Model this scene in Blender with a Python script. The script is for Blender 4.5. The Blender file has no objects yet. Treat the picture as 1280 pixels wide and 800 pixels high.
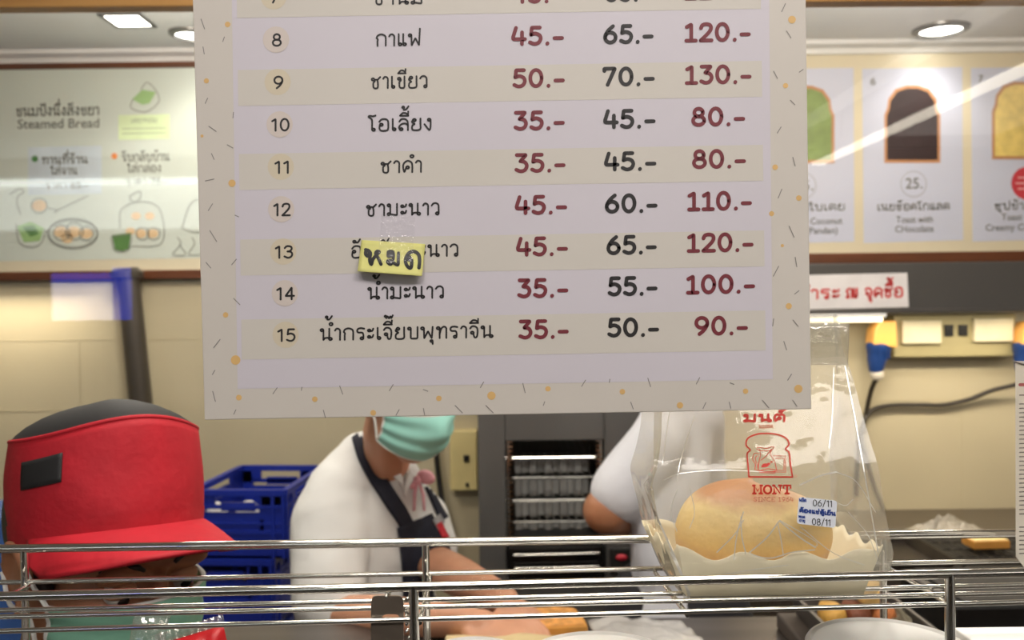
import bpy, bmesh, math, random
from mathutils import Vector, Matrix, Euler
from mathutils.bvhtree import BVHTree
from mathutils import noise as mnoise
random.seed(7)
SC = bpy.context.scene
COL = SC.collection
PI = math.pi

# ------------------------------------------------------------------ camera
FPX = 1108.0
CAM_LOC = Vector((0, 0, 1.55))
CAM_R = Euler((math.radians(89.0), 0, 0)).to_matrix() @ Matrix.Rotation(math.radians(-0.7), 3, 'Z')
cam_data = bpy.data.cameras.new('camera')
cam = bpy.data.objects.new('camera', cam_data)
COL.objects.link(cam)
cam.matrix_world = Matrix.Translation(CAM_LOC) @ CAM_R.to_4x4()
cam_data.sensor_width = 36.0
cam_data.lens = 36.0 * FPX / 1280.0
cam_data.clip_start = 0.02
cam_data.dof.use_dof = True
cam_data.dof.focus_distance = 0.62
cam_data.dof.aperture_fstop = 9.5
SC.camera = cam

# ------------------------------------------------------------------ world, exposure, lights
SC.view_settings.view_transform = 'Standard'
SC.view_settings.look = 'None'
SC.view_settings.gamma = 1.0
SC.view_settings.use_curve_mapping = False
SC.view_settings.exposure = 0.0
SC.cycles.transparent_max_bounces = 20
w = bpy.data.worlds.new('world')
w.use_nodes = True
w.node_tree.nodes['Background'].inputs[0].default_value = (1.0, 0.95, 0.88, 1)
w.node_tree.nodes['Background'].inputs[1].default_value = 0.26
SC.world = w


def lamp(name, kind, loc, energy, color=(1, 1, 1), size=0.3, size_y=None, target=None, spot=None, blend=0.6):
    d = bpy.data.lights.new(name, kind)
    d.energy = energy
    d.color = color
    if kind == 'AREA':
        d.shape = 'RECTANGLE'
        d.size = size
        d.size_y = size_y or size
    else:
        d.shadow_soft_size = size
    if kind == 'SPOT':
        d.spot_size = math.radians(spot)
        d.spot_blend = blend
    o = bpy.data.objects.new(name, d)
    o.location = loc
    if target is not None:
        o.rotation_euler = (Vector(target) - Vector(loc)).to_track_quat('-Z', 'Y').to_euler()
    COL.objects.link(o)
    return o


WARM = (1.0, 0.86, 0.66)
SOFT = (1.0, 0.93, 0.82)
# fill added on the customer side, no fixture, brightens menu, rack and bag
lamp('customer_ceiling_light', 'AREA', (0.2, -0.45, 2.36), 21.5, (1.0, 0.94, 0.89), 1.3, 0.3, target=(0.1, 0.55, 1.5))
# unseen fill lights added to brighten the kitchen ceiling and staff
lamp('kitchen_ceiling_light', 'POINT', (-0.8, 2.0, 2.2), 19.0, SOFT, 0.09)
lamp('kitchen_ceiling_light', 'POINT', (1.0, 2.0, 2.2), 19.0, SOFT, 0.09)
lamp('kitchen_ceiling_light', 'AREA', (0.0, 0.85, 2.35), 17.0, SOFT, 0.9, 0.25, target=(0.0, 1.3, 0.6))
# warm tubes under the wall menu signs
lamp('under_sign_tube_light', 'AREA', (-1.95, 2.80, 1.60), 3.0, WARM, 1.1, 0.03, target=(-1.95, 2.84, 0))
lamp('under_sign_tube_light', 'AREA', (1.35, 2.62, 1.50), 5.0, WARM, 1.1, 0.04, target=(1.35, 2.72, 0))


# ------------------------------------------------------------------ helpers
def U(px, py, d):
    """point of the plane y = d that the photo shows at pixel px, py"""
    v = CAM_R @ Vector(((px - 640) / FPX, -(py - 400) / FPX, -1))
    return CAM_LOC + v * (d / v.y)


def ray(px, py):
    return (CAM_R @ Vector(((px - 640) / FPX, -(py - 400) / FPX, -1))).normalized()


def s2l(c):
    c = c / 255.0
    return c / 12.92 if c <= 0.04045 else ((c + 0.055) / 1.055) ** 2.4


MATS = {}


def mat(name, rgb, rough=0.5, metal=0.0, var=0.06, scale=12.0, bump=0.0, bscale=60.0, spec=0.5, emit=None, estr=0, sss=0, coat=0, rgb2=None, stretch=None):
    if name in MATS:
        return MATS[name]
    m = bpy.data.materials.new(name)
    m.use_nodes = True
    nt = m.node_tree
    b = nt.nodes['Principled BSDF']
    c = [s2l(x) for x in rgb]
    b.inputs['Roughness'].default_value = rough
    b.inputs['Metallic'].default_value = metal
    b.inputs['Specular IOR Level'].default_value = spec
    if sss:
        b.inputs['Subsurface Weight'].default_value = sss
        b.inputs['Subsurface Radius'].default_value = (0.012, 0.005, 0.003)
        b.inputs['Subsurface Scale'].default_value = 0.6
    if coat:
        b.inputs['Coat Weight'].default_value = coat
        b.inputs['Coat Roughness'].default_value = 0.1
    tc = nt.nodes.new('ShaderNodeTexCoord')
    mp = nt.nodes.new('ShaderNodeMapping')
    if stretch:
        mp.inputs['Scale'].default_value = stretch
    nt.links.new(tc.outputs['Object'], mp.inputs['Vector'])
    n = nt.nodes.new('ShaderNodeTexNoise')
    n.inputs['Scale'].default_value = scale
    n.inputs['Detail'].default_value = 4
    nt.links.new(mp.outputs[0], n.inputs['Vector'])
    r = nt.nodes.new('ShaderNodeValToRGB')
    c2 = [s2l(x) for x in rgb2] if rgb2 else [x * (1 + var) for x in c]
    c1 = c if rgb2 else [x * (1 - var) for x in c]
    r.color_ramp.elements[0].color = (*c1, 1)
    r.color_ramp.elements[1].color = (*[min(1, x) for x in c2], 1)
    r.color_ramp.elements[0].position = 0.35
    r.color_ramp.elements[1].position = 0.65
    nt.links.new(n.outputs['Fac'], r.inputs[0])
    nt.links.new(r.outputs[0], b.inputs['Base Color'])
    if bump:
        n2 = nt.nodes.new('ShaderNodeTexNoise')
        n2.inputs['Scale'].default_value = bscale
        n2.inputs['Detail'].default_value = 3
        nt.links.new(mp.outputs[0], n2.inputs['Vector'])
        bp = nt.nodes.new('ShaderNodeBump')
        bp.inputs['Strength'].default_value = bump
        bp.inputs['Distance'].default_value = 0.01
        nt.links.new(n2.outputs['Fac'], bp.inputs['Height'])
        nt.links.new(bp.outputs[0], b.inputs['Normal'])
    if emit:
        b.inputs['Emission Color'].default_value = (*[s2l(x) for x in emit], 1)
        b.inputs['Emission Strength'].default_value = estr
    MATS[name] = m
    return m


def film(name, base, haze=0.0, haze_rgb=(230, 230, 225), rough=0.05, bump=0.0, bscale=30.0, tint=(1, 1, 1), bdist=0.004):
    """thin clear film or pane: transparent with a Schlick reflection and a little milky haze"""
    m = bpy.data.materials.new(name)
    m.use_nodes = True
    nt = m.node_tree
    nt.nodes.remove(nt.nodes['Principled BSDF'])
    out = nt.nodes['Material Output']
    tr = nt.nodes.new('ShaderNodeBsdfTransparent')
    tr.inputs[0].default_value = (*tint, 1)
    gl = nt.nodes.new('ShaderNodeBsdfGlossy')
    gl.inputs['Roughness'].default_value = rough
    lw = nt.nodes.new('ShaderNodeLayerWeight')
    lw.inputs['Blend'].default_value = 0.5
    pw = nt.nodes.new('ShaderNodeMath')
    pw.operation = 'POWER'
    pw.inputs[1].default_value = 4.0
    nt.links.new(lw.outputs['Facing'], pw.inputs[0])
    ma = nt.nodes.new('ShaderNodeMath')
    ma.operation = 'MULTIPLY_ADD'
    ma.inputs[1].default_value = 0.8
    ma.inputs[2].default_value = base
    ma.use_clamp = True
    nt.links.new(pw.outputs[0], ma.inputs[0])
    first = tr
    if haze:
        df = nt.nodes.new('ShaderNodeBsdfDiffuse')
        df.inputs[0].default_value = (*[s2l(x) for x in haze_rgb], 1)
        tl = nt.nodes.new('ShaderNodeBsdfTranslucent')
        tl.inputs[0].default_value = (*[s2l(x) for x in haze_rgb], 1)
        ad = nt.nodes.new('ShaderNodeMixShader')
        ad.inputs[0].default_value = 0.4
        nt.links.new(df.outputs[0], ad.inputs[1])
        nt.links.new(tl.outputs[0], ad.inputs[2])
        mx = nt.nodes.new('ShaderNodeMixShader')
        mx.inputs[0].default_value = haze
        nt.links.new(tr.outputs[0], mx.inputs[1])
        nt.links.new(ad.outputs[0], mx.inputs[2])
        first = mx
    mix = nt.nodes.new('ShaderNodeMixShader')
    nt.links.new(ma.outputs[0], mix.inputs[0])
    nt.links.new(first.outputs[0], mix.inputs[1])
    nt.links.new(gl.outputs[0], mix.inputs[2])
    if bump:
        tc = nt.nodes.new('ShaderNodeTexCoord')
        n2 = nt.nodes.new('ShaderNodeTexNoise')
        n2.inputs['Scale'].default_value = bscale
        n2.inputs['Detail'].default_value = 2.5
        nt.links.new(tc.outputs['Object'], n2.inputs['Vector'])
        bp = nt.nodes.new('ShaderNodeBump')
        bp.inputs['Strength'].default_value = bump
        bp.inputs['Distance'].default_value = bdist
        nt.links.new(n2.outputs['Fac'], bp.inputs['Height'])
        nt.links.new(bp.outputs[0], gl.inputs['Normal'])
    nt.links.new(mix.outputs[0], out.inputs['Surface'])
    MATS[name] = m
    return m


ORG = {}


def tag(o, label=None, cat=None, group=None, kind=None):
    if label:
        o['label'] = label
    if cat:
        o['category'] = cat
    if group:
        o['group'] = group
    if kind:
        o['kind'] = kind
    return o


def thing(name, loc, label, cat, group=None):
    o = bpy.data.objects.new(name, None)
    COL.objects.link(o)
    o.empty_display_size = 0.05
    o.location = loc
    ORG[o.name] = Vector(loc)
    return tag(o, label, cat, group)


def catmull(pts, sub=6, closed=False):
    P = [Vector(p) for p in pts]
    n = len(P)
    if n < 3:
        return P
    out = []
    rng = n if closed else n - 1
    for i in range(rng):
        p0 = P[(i - 1) % n] if (closed or i > 0) else P[0] * 2 - P[1]
        p1 = P[i]
        p2 = P[(i + 1) % n]
        p3 = P[(i + 2) % n] if (closed or i + 2 < n) else P[-1] * 2 - P[-2]
        for k in range(sub):
            t = k / sub
            out.append(0.5 * ((2 * p1) + (p2 - p0) * t + (2 * p0 - 5 * p1 + 4 * p2 - p3) * t * t + (3 * p1 - p0 - 3 * p2 + p3) * t ** 3))
    if not closed:
        out.append(P[-1])
    return out


def frame_from(z, up=Vector((0, 0, 1))):
    z = z.normalized()
    if abs(z.dot(up)) > 0.98:
        up = Vector((0, 1, 0))
    x = up.cross(z).normalized()
    y = z.cross(x)
    return Matrix((x, y, z)).transposed()


class MB:
    def __init__(self):
        self.bm = bmesh.new()
        self.mi = 0

    def face(self, vs):
        try:
            f = self.bm.faces.new(vs)
            f.material_index = self.mi
            return f
        except ValueError:
            return None

    def poly(self, pts):
        return self.face([self.bm.verts.new(p) for p in pts])

    def box(self, c, s, R=None):
        c = Vector(c)
        R = R or Matrix.Identity(3)
        vs = []
        for dx in (-.5, .5):
            for dy in (-.5, .5):
                for dz in (-.5, .5):
                    vs.append(self.bm.verts.new(c + R @ Vector((dx * s[0], dy * s[1], dz * s[2]))))
        for q in ((0, 1, 3, 2), (4, 6, 7, 5), (0, 4, 5, 1), (2, 3, 7, 6), (0, 2, 6, 4), (1, 5, 7, 3)):
            self.face([vs[i] for i in q])
        return self

    def bb(self, lo, hi):
        lo, hi = Vector(lo), Vector(hi)
        return self.box((lo + hi) / 2, hi - lo)

    def rings(self, rs, closed=True, cap=True):
        R = [[self.bm.verts.new(p) for p in r] for r in rs]
        n = len(R[0])
        for a, b in zip(R, R[1:]):
            for i in range(n if closed else n - 1):
                self.face([a[i], a[(i + 1) % n], b[(i + 1) % n], b[i]])
        if cap:
            self.face(list(reversed(R[0])))
            self.face(R[-1])
        return R

    def tube(self, pts, r, seg=10, flat=1.0, round_caps=False):
        P = [Vector(p) for p in pts]
        n = len(P)
        rad = r if isinstance(r, (list, tuple)) else [r] * n
        rs = []
        ref = None
        for i in range(n):
            t = (P[min(i + 1, n - 1)] - P[max(i - 1, 0)]).normalized()
            if ref is None:
                F = frame_from(t)
                ref = F.col[0].copy()
            x = (ref - t * ref.dot(t)).normalized()
            y = t.cross(x)
            ref = x
            rs.append([P[i] + x * rad[i] * math.cos(a) + y * rad[i] * flat * math.sin(a) for a in [2 * PI * k / seg for k in range(seg)]])
        self.rings(rs)
        if round_caps:
            self.ell(P[0], (rad[0],) * 3, seg=seg)
            self.ell(P[-1], (rad[-1],) * 3, seg=seg)
        return self

    def limb(self, pts, rad, seg=14):
        """closed tapered limb with ball joints, used as volume for blob()"""
        self.tube(pts, rad, seg)
        for p, r in zip(pts, rad):
            self.ell(p, (r * .995,) * 3, seg=seg)
        return self

    def ell(self, c, r, R=None, seg=16):
        c = Vector(c)
        R = R or Matrix.Identity(3)
        rs = []
        nv = max(6, seg // 2 + 1)
        for j in range(1, nv):
            th = PI * j / nv
            rs.append([c + R @ Vector((r[0] * math.sin(th) * math.cos(a), r[1] * math.sin(th) * math.sin(a), -r[2] * math.cos(th))) for a in [2 * PI * k / seg for k in range(seg)]])
        V = self.rings(rs, cap=False)
        b = self.bm.verts.new(c + R @ Vector((0, 0, -r[2])))
        t = self.bm.verts.new(c + R @ Vector((0, 0, r[2])))
        for i in range(seg):
            self.face([V[0][(i + 1) % seg], V[0][i], b])
            self.face([V[-1][i], V[-1][(i + 1) % seg], t])
        return self

    def lathe(self, prof, c, seg=32, R=None, cap=True):
        c = Vector(c)
        R = R or Matrix.Identity(3)
        self.rings([[c + R @ Vector((r * math.cos(a), r * math.sin(a), z)) for a in [2 * PI * k / seg for k in range(seg)]] for r, z in prof], cap=cap)
        return self

    def prism(self, pts, d):
        d = Vector(d)
        self.rings([[Vector(p) for p in pts], [Vector(p) + d for p in pts]])
        return self

    def grid(self, fn, nu, nv, keep=None):
        V = {}
        for i in range(nu + 1):
            for j in range(nv + 1):
                p = fn(i / nu, j / nv)
                if p is not None:
                    V[i, j] = self.bm.verts.new(p)
        for i in range(nu):
            for j in range(nv):
                q = [(i, j), (i + 1, j), (i + 1, j + 1), (i, j + 1)]
                if all(k in V for k in q):
                    self.face([V[k] for k in q])
        return self

    def build(self, name, mats, parent=None, smooth=40, bevel=0, solid=0, sub=0, seg=2, normals=True, origin=None, offset=0):
        bm = self.bm
        if normals:
            bmesh.ops.recalc_face_normals(bm, faces=bm.faces[:])
        me = bpy.data.meshes.new(name)
        bm.to_mesh(me)
        bm.free()
        return finish(name, me, mats, parent, smooth, bevel, solid, sub, seg, origin, offset)


def finish(name, me, mats, parent=None, smooth=40, bevel=0, solid=0, sub=0, seg=2, origin=None, offset=0):
    o = bpy.data.objects.new(name, me)
    COL.objects.link(o)
    if not isinstance(mats, (list, tuple)):
        mats = [mats]
    me.materials.clear()
    for m in mats:
        me.materials.append(m)
    if parent is not None:
        org = ORG[parent.name]
        o.parent = parent
    else:
        xs = [v.co for v in me.vertices]
        lo = Vector((min(v.x for v in xs), min(v.y for v in xs), min(v.z for v in xs)))
        hi = Vector((max(v.x for v in xs), max(v.y for v in xs), max(v.z for v in xs)))
        org = Vector(origin) if origin else Vector(((lo.x + hi.x) / 2, (lo.y + hi.y) / 2, lo.z))
        o.location = org
    ORG[o.name] = org
    me.transform(Matrix.Translation(-org))
    if smooth:
        me.shade_smooth()
        if smooth < 180:
            me.set_sharp_from_angle(angle=math.radians(smooth))
    if solid:
        m = o.modifiers.new('solid', 'SOLIDIFY')
        m.thickness = solid
        m.offset = offset
    if bevel:
        m = o.modifiers.new('bevel', 'BEVEL')
        m.width = bevel
        m.segments = seg
        m.limit_method = 'ANGLE'
    if sub:
        m = o.modifiers.new('sub', 'SUBSURF')
        m.levels = sub
        m.render_levels = sub
    return o


def blob(mb, voxel, smooth=6, factor=0.5):
    """one continuous surface round all closed volumes of mb"""
    me = bpy.data.meshes.new('volume')
    bmesh.ops.recalc_face_normals(mb.bm, faces=mb.bm.faces[:])
    mb.bm.to_mesh(me)
    mb.bm.free()
    o = bpy.data.objects.new('volume', me)
    COL.objects.link(o)
    r = o.modifiers.new('r', 'REMESH')
    r.mode = 'VOXEL'
    r.voxel_size = voxel
    s = o.modifiers.new('s', 'SMOOTH')
    s.factor = factor
    s.iterations = smooth
    dg = bpy.context.evaluated_depsgraph_get()
    dg.update()
    res = bpy.data.meshes.new_from_object(o.evaluated_get(dg))
    bpy.data.objects.remove(o)
    bpy.data.meshes.remove(me)
    return res


def bvh_of(me):
    return BVHTree.FromPolygons([v.co.copy() for v in me.vertices], [tuple(p.vertices) for p in me.polygons])


# ---- mapping of photo pixels onto surfaces of the scene
def on_plane(d):
    return lambda x, y: U(x, y, d)


def on_surface(bvh, off):
    def f(x, y):
        r = ray(x, y)
        h = bvh.ray_cast(CAM_LOC, r)
        if h[0] is None:
            return None
        n = h[1]
        if n.dot(r) > 0:
            n = -n
        return h[0] + n * off
    return f


# ---- a pen-stroke alphabet (letters one unit tall, baseline at zero)
def circ(cx, cy, r, a0=0, a1=360, ry=None, n=14):
    ry = ry or r
    return [(cx + r * math.cos(math.radians(a0 + (a1 - a0) * k / n)), cy + ry * math.sin(math.radians(a0 + (a1 - a0) * k / n))) for k in range(n + 1)]


def S(*p, sub=5):
    return [tuple(v)[:2] for v in catmull([(x, y, 0) for x, y in p], sub)]


def Lp(*p):
    return list(p)


def corner(pts, r=0.1, n=4):
    """polyline with rounded corners"""
    out = [pts[0]]
    for i in range(1, len(pts) - 1):
        p0, p1, p2 = Vector(pts[i - 1]), Vector(pts[i]), Vector(pts[i + 1])
        a = p1 + (p0 - p1).normalized() * min(r, (p0 - p1).length / 2)
        b = p1 + (p2 - p1).normalized() * min(r, (p2 - p1).length / 2)
        for k in range(n + 1):
            t = k / n
            q = a * (1 - t) ** 2 + p1 * 2 * t * (1 - t) + b * t * t
            out.append((q.x, q.y))
    out.append(pts[-1])
    return out


G = {
    '0': (.64, [circ(.32, .5, .27, ry=.5, n=24)]),
    '1': (.52, [corner([(.06, .84), (.28, .99), (.28, 0)], .04), Lp((.04, 0), (.5, 0))]),
    'l': (.36, [corner([(.03, .82), (.26, .99), (.26, 0)], .04)]),
    '2': (.6, [S((.06, .76), (.13, .94), (.32, 1), (.5, .93), (.54, .72), (.42, .46), (.05, .0)), Lp((.05, 0), (.57, 0))]),
    '3': (.58, [corner([(.06, 1), (.5, 1), (.24, .62)], .04), S((.24, .62), (.44, .56), (.54, .34), (.46, .09), (.26, 0), (.04, .1))]),
    'r': (.58, [S((.06, .84), (.16, .97), (.3, 1), (.48, .93), (.51, .74), (.4, .58), (.24, .54)), S((.24, .54), (.46, .5), (.55, .3), (.46, .07), (.26, 0), (.04, .12))]),
    '4': (.62, [corner([(.18, 1), (.04, .42), (.05, .3), (.6, .3)], .06), Lp((.46, .72), (.46, 0))]),
    'f': (.62, [corner([(.44, 0), (.44, 1), (.04, .3), (.6, .3)], .02)]),
    '5': (.58, [corner([(.5, 1), (.13, 1), (.09, .57)], .03), S((.09, .57), (.28, .64), (.48, .53), (.54, .31), (.44, .07), (.24, 0), (.04, .1))]),
    '6': (.62, [S((.44, 1), (.22, .76), (.08, .48), (.05, .3)), circ(.31, .31, .26, ry=.31, n=20)]),
    '7': (.58, [corner([(.05, .86), (.04, 1), (.55, 1), (.2, 0)], .04)]),
    '8': (.6, [circ(.3, .76, .2, ry=.24, n=18), circ(.3, .27, .26, ry=.27, n=18)]),
    '9': (.62, [circ(.31, .69, .26, ry=.31, n=20), S((.57, .68), (.54, .5), (.4, .22), (.2, 0))]),
    '.': (.22, [Lp((.1, .0), (.11, .02))]),
    '-': (.44, [Lp((.04, .33), (.4, .33))]),
    '/': (.5, [Lp((.04, -.1), (.46, 1.1))]),
    ' ': (.4, []),
    'ก': (.76, [S((.1, 0), (.1, .4), (.12, .56), (.03, .68)) + S((.03, .68), (.12, .9), (.36, 1), (.6, .9), (.68, .68), (.68, 0))]),
    'ข': (.72, [circ(.17, .8, .1), S((.26, .82), (.3, .66), (.2, .5), (.2, .12), (.3, 0), (.5, 0), (.58, .12), (.58, .5), (.58, 1))]),
    'ช': (.78, [circ(.17, .78, .1), S((.27, .78), (.3, .62), (.2, .48), (.2, .12), (.3, 0), (.46, 0), (.54, .12), (.54, .5), (.52, .72), (.72, .98)), Lp((.36, .76), (.54, .74))]),
    'ซ': (.78, [circ(.17, .78, .1), S((.27, .78), (.34, .92), (.34, .62), (.2, .48), (.2, .12), (.3, 0), (.46, 0), (.54, .12), (.54, .5), (.52, .72), (.72, .98)), Lp((.4, .76), (.54, .74))]),
    'ค': (.76, [circ(.36, .48, .1), S((.27, .46), (.2, .2), (.12, 0)) + S((.12, 0), (.06, .35), (.09, .74), (.34, 1), (.6, .88), (.68, .6), (.68, 0))]),
    'ด': (.76, [circ(.36, .42, .1), S((.27, .44), (.2, .2), (.14, 0)) + S((.14, 0), (.06, .35), (.09, .74), (.34, 1), (.6, .88), (.68, .6), (.68, 0))]),
    'ต': (.76, [circ(.36, .42, .1), S((.27, .44), (.2, .2), (.14, 0)) + S((.14, 0), (.06, .35), (.09, .8), (.22, 1), (.36, .86), (.5, 1), (.66, .84), (.68, .5), (.68, 0))]),
    'ง': (.58, [circ(.36, .88, .1), S((.46, .88), (.46, .4), (.42, .06), (.32, .04), (.04, .5))]),
    'จ': (.66, [S((.05, .8), (.18, .98), (.38, .98), (.54, .8), (.56, .4), (.5, .05), (.36, .02), (.3, .2), (.28, .36)), circ(.2, .42, .1)]),
    'ฉ': (.8, [S((.05, .8), (.18, .98), (.38, .98), (.54, .8), (.56, .3), (.56, .06)), circ(.2, .42, .1), circ(.66, .08, .1)]),
    'ญ': (1.0, [S((.1, 0), (.1, .4), (.03, .68), (.12, .9), (.32, 1), (.5, .9), (.52, .6), (.52, .1), (.62, 0), (.84, .05), (.86, .3), (.86, 1))]),
    'ณ': (1.1, [circ(.12, .1, .1), S((.22, .1), (.12, .5), (.03, .7), (.12, .92), (.3, 1), (.48, .9), (.5, .6), (.5, 0)), S((.5, .7), (.66, 1), (.7, .6), (.7, .1)), circ(.8, .1, .1), Lp((.95, 1), (.95, .0), (.85, .1))]),
    'ท': (.76, [circ(.12, .88, .1), S((.22, .88), (.22, .5), (.22, 0)), S((.22, .35), (.32, .8), (.5, 1), (.66, .9), (.68, .6), (.68, 0))]),
    'ธ': (.7, [S((.6, 1), (.3, .95), (.1, .82), (.3, .7), (.58, .66), (.62, .4), (.6, .05), (.3, 0), (.1, .05), (.08, .3))]),
    'น': (.84, [circ(.12, .88, .1), S((.22, .88), (.22, .5), (.22, .02)), S((.22, .02), (.34, .18), (.56, .2)), circ(.7, .1, .1), Lp((.62, .14), (.62, 1))]),
    'บ': (.76, [circ(.12, .88, .1), corner([(.22, .88), (.22, 0), (.68, 0), (.68, 1)], .12)]),
    'ป': (.76, [circ(.12, .88, .1), corner([(.22, .88), (.22, 0), (.68, 0), (.68, 1.42)], .12)]),
    'พ': (.94, [circ(.12, .88, .1), corner([(.22, .88), (.24, 0), (.5, .62), (.76, 0), (.82, 1)], .05)]),
    'ฟ': (.94, [circ(.12, .88, .1), corner([(.22, .88), (.24, 0), (.5, .62), (.76, 0), (.82, 1.45)], .05)]),
    'ม': (.82, [circ(.12, .88, .1), Lp((.22, .88), (.22, .12)), circ(.12, .1, .1), corner([(.22, .1), (.7, .0), (.7, 1)], .08)]),
    'ย': (.74, [circ(.22, .88, .1), S((.12, .88), (.06, .7), (.24, .54), (.1, .42), (.06, .16), (.16, 0), (.5, 0), (.64, .12), (.64, .5), (.64, 1))]),
    'ร': (.62, [circ(.38, .1, .1), S((.48, .12), (.48, .42), (.4, .6), (.14, .62), (.06, .76), (.12, .94), (.32, 1), (.54, .95))]),
    'ล': (.74, [S((.08, .78), (.22, .98), (.46, .98), (.62, .8), (.66, .5), (.66, 0)), S((.66, .46), (.46, .6), (.2, .52), (.06, .28), (.1, .08)), circ(.2, .1, .1)]),
    'ว': (.64, [S((.04, .8), (.16, .97), (.36, 1), (.52, .84), (.54, .5), (.54, .12)), circ(.44, .1, .1)]),
    'ส': (.78, [S((.08, .78), (.22, .98), (.42, .96), (.6, .8), (.66, .5), (.66, 0)), S((.66, .46), (.46, .6), (.2, .52), (.06, .28), (.1, .08)), circ(.2, .1, .1), Lp((.56, .8), (.74, 1.08))]),
    'ห': (.86, [circ(.12, .88, .1), Lp((.22, .88), (.22, 0)), S((.22, .36), (.4, .56), (.56, .74)), circ(.62, .86, .11), S((.56, .76), (.68, .5), (.72, 0))]),
    'อ': (.74, [circ(.2, .52, .1), S((.1, .5), (.07, .2), (.18, 0), (.52, 0), (.66, .14), (.66, .8), (.5, 1), (.22, .98), (.06, .78))]),
    'า': (.46, [S((.03, .82), (.12, .97), (.26, .98), (.38, .82), (.38, .4), (.38, 0))]),
    'ะ': (.46, [circ(.12, .78, .09), S((.2, .72), (.34, .76), (.4, .94)), circ(.12, .22, .09), S((.2, .16), (.34, .2), (.4, .38))]),
    'เ': (.34, [Lp((.1, 1), (.1, .12)), circ(.2, .1, .1)]),
    'แ': (.64, [Lp((.1, 1), (.1, .12)), circ(.2, .1, .1), Lp((.42, 1), (.42, .12)), circ(.52, .1, .1)]),
    'โ': (.5, [S((.44, 1.34), (.26, 1.28), (.04, 1.32), (-.04, 1.22), (.1, 1.1), (.2, .9), (.2, .12)), circ(.3, .1, .1)]),
    'ใ': (.42, [circ(.1, 1.12, .1), S((.0, 1.1), (.02, 1.32), (.2, 1.36), (.24, 1.1), (.2, .8), (.2, .12)), circ(.3, .1, .1)]),
    'ก่': (0, []),
}
# marks: drawn to the left of the pen, above (a) or below (b) the last letter
MK = {
    'ั': ('a', [circ(-.52, 1.32, .09), S((-.44, 1.26), (-.26, 1.26), (-.12, 1.52))]),
    'ิ': ('a', [S((-.62, 1.2), (-.42, 1.44), (-.18, 1.4), (-.06, 1.2)), Lp((-.62, 1.2), (-.06, 1.2))]),
    'ี': ('a', [S((-.62, 1.2), (-.42, 1.44), (-.18, 1.4), (-.06, 1.2)), Lp((-.62, 1.2), (-.06, 1.2), (-.06, 1.56))]),
    'ึ': ('a', [S((-.62, 1.2), (-.42, 1.44), (-.18, 1.4), (-.1, 1.2)), Lp((-.62, 1.2), (-.1, 1.2)), circ(-.08, 1.42, .08)]),
    'ื': ('a', [S((-.62, 1.2), (-.42, 1.44), (-.18, 1.4), (-.06, 1.2)), Lp((-.62, 1.2), (-.06, 1.2), (-.06, 1.58)), Lp((-.2, 1.4), (-.2, 1.58))]),
    '็': ('a', [S((-.5, 1.2), (-.52, 1.4), (-.3, 1.45), (-.2, 1.3), (-.36, 1.25)), Lp((-.2, 1.42), (-.06, 1.56))]),
    '่': ('t', [Lp((-.14, 1.22), (-.14, 1.5))]),
    '้': ('t', [circ(-.4, 1.44, .07), S((-.34, 1.4), (-.36, 1.24), (-.2, 1.26), (-.04, 1.52))]),
    '๊': ('t', [circ(-.5, 1.42, .06), S((-.44, 1.4), (-.46, 1.24), (-.36, 1.42), (-.26, 1.24), (-.16, 1.42), (-.1, 1.26), (-.0, 1.5))]),
    '์': ('t', [circ(-.3, 1.34, .1), S((-.22, 1.42), (-.1, 1.62), (-.02, 1.6))]),
    'ุ': ('b', [circ(-.2, -.24, .08), Lp((-.12, -.22), (-.12, -.5))]),
    'ู': ('b', [circ(-.36, -.24, .08), corner([(-.28, -.22), (-.28, -.46), (-.08, -.46), (-.08, -.2)], .06)]),
}


def layout(text, gap=.14):
    x = 0
    out = []
    upper = False
    for ci, ch in enumerate(text):
        if ch == 'ำ':
            out.append([(x - .24 + a, b) for a, b in circ(0, 1.4, .11)])
            upper = True
            wd, st = G['า']
            out += [[(x + a, b) for a, b in s] for s in st]
            x += wd + gap
            upper = False
            continue
        if ch in MK:
            k, st = MK[ch]
            if k == 't' and text[ci + 1:ci + 2] == 'ำ':
                upper = True
            dy = (.5 if (k == 't' and upper) else 0) + (.08 if k in 'at' else 0)
            out += [[(x - gap + a, b + dy) for a, b in s] for s in st]
            if k == 'a':
                upper = True
            continue
        wd, st = G[ch]
        out += [[(x + a, b) for a, b in s] for s in st]
        x += wd + gap
        upper = False
    return out, x - gap


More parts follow.
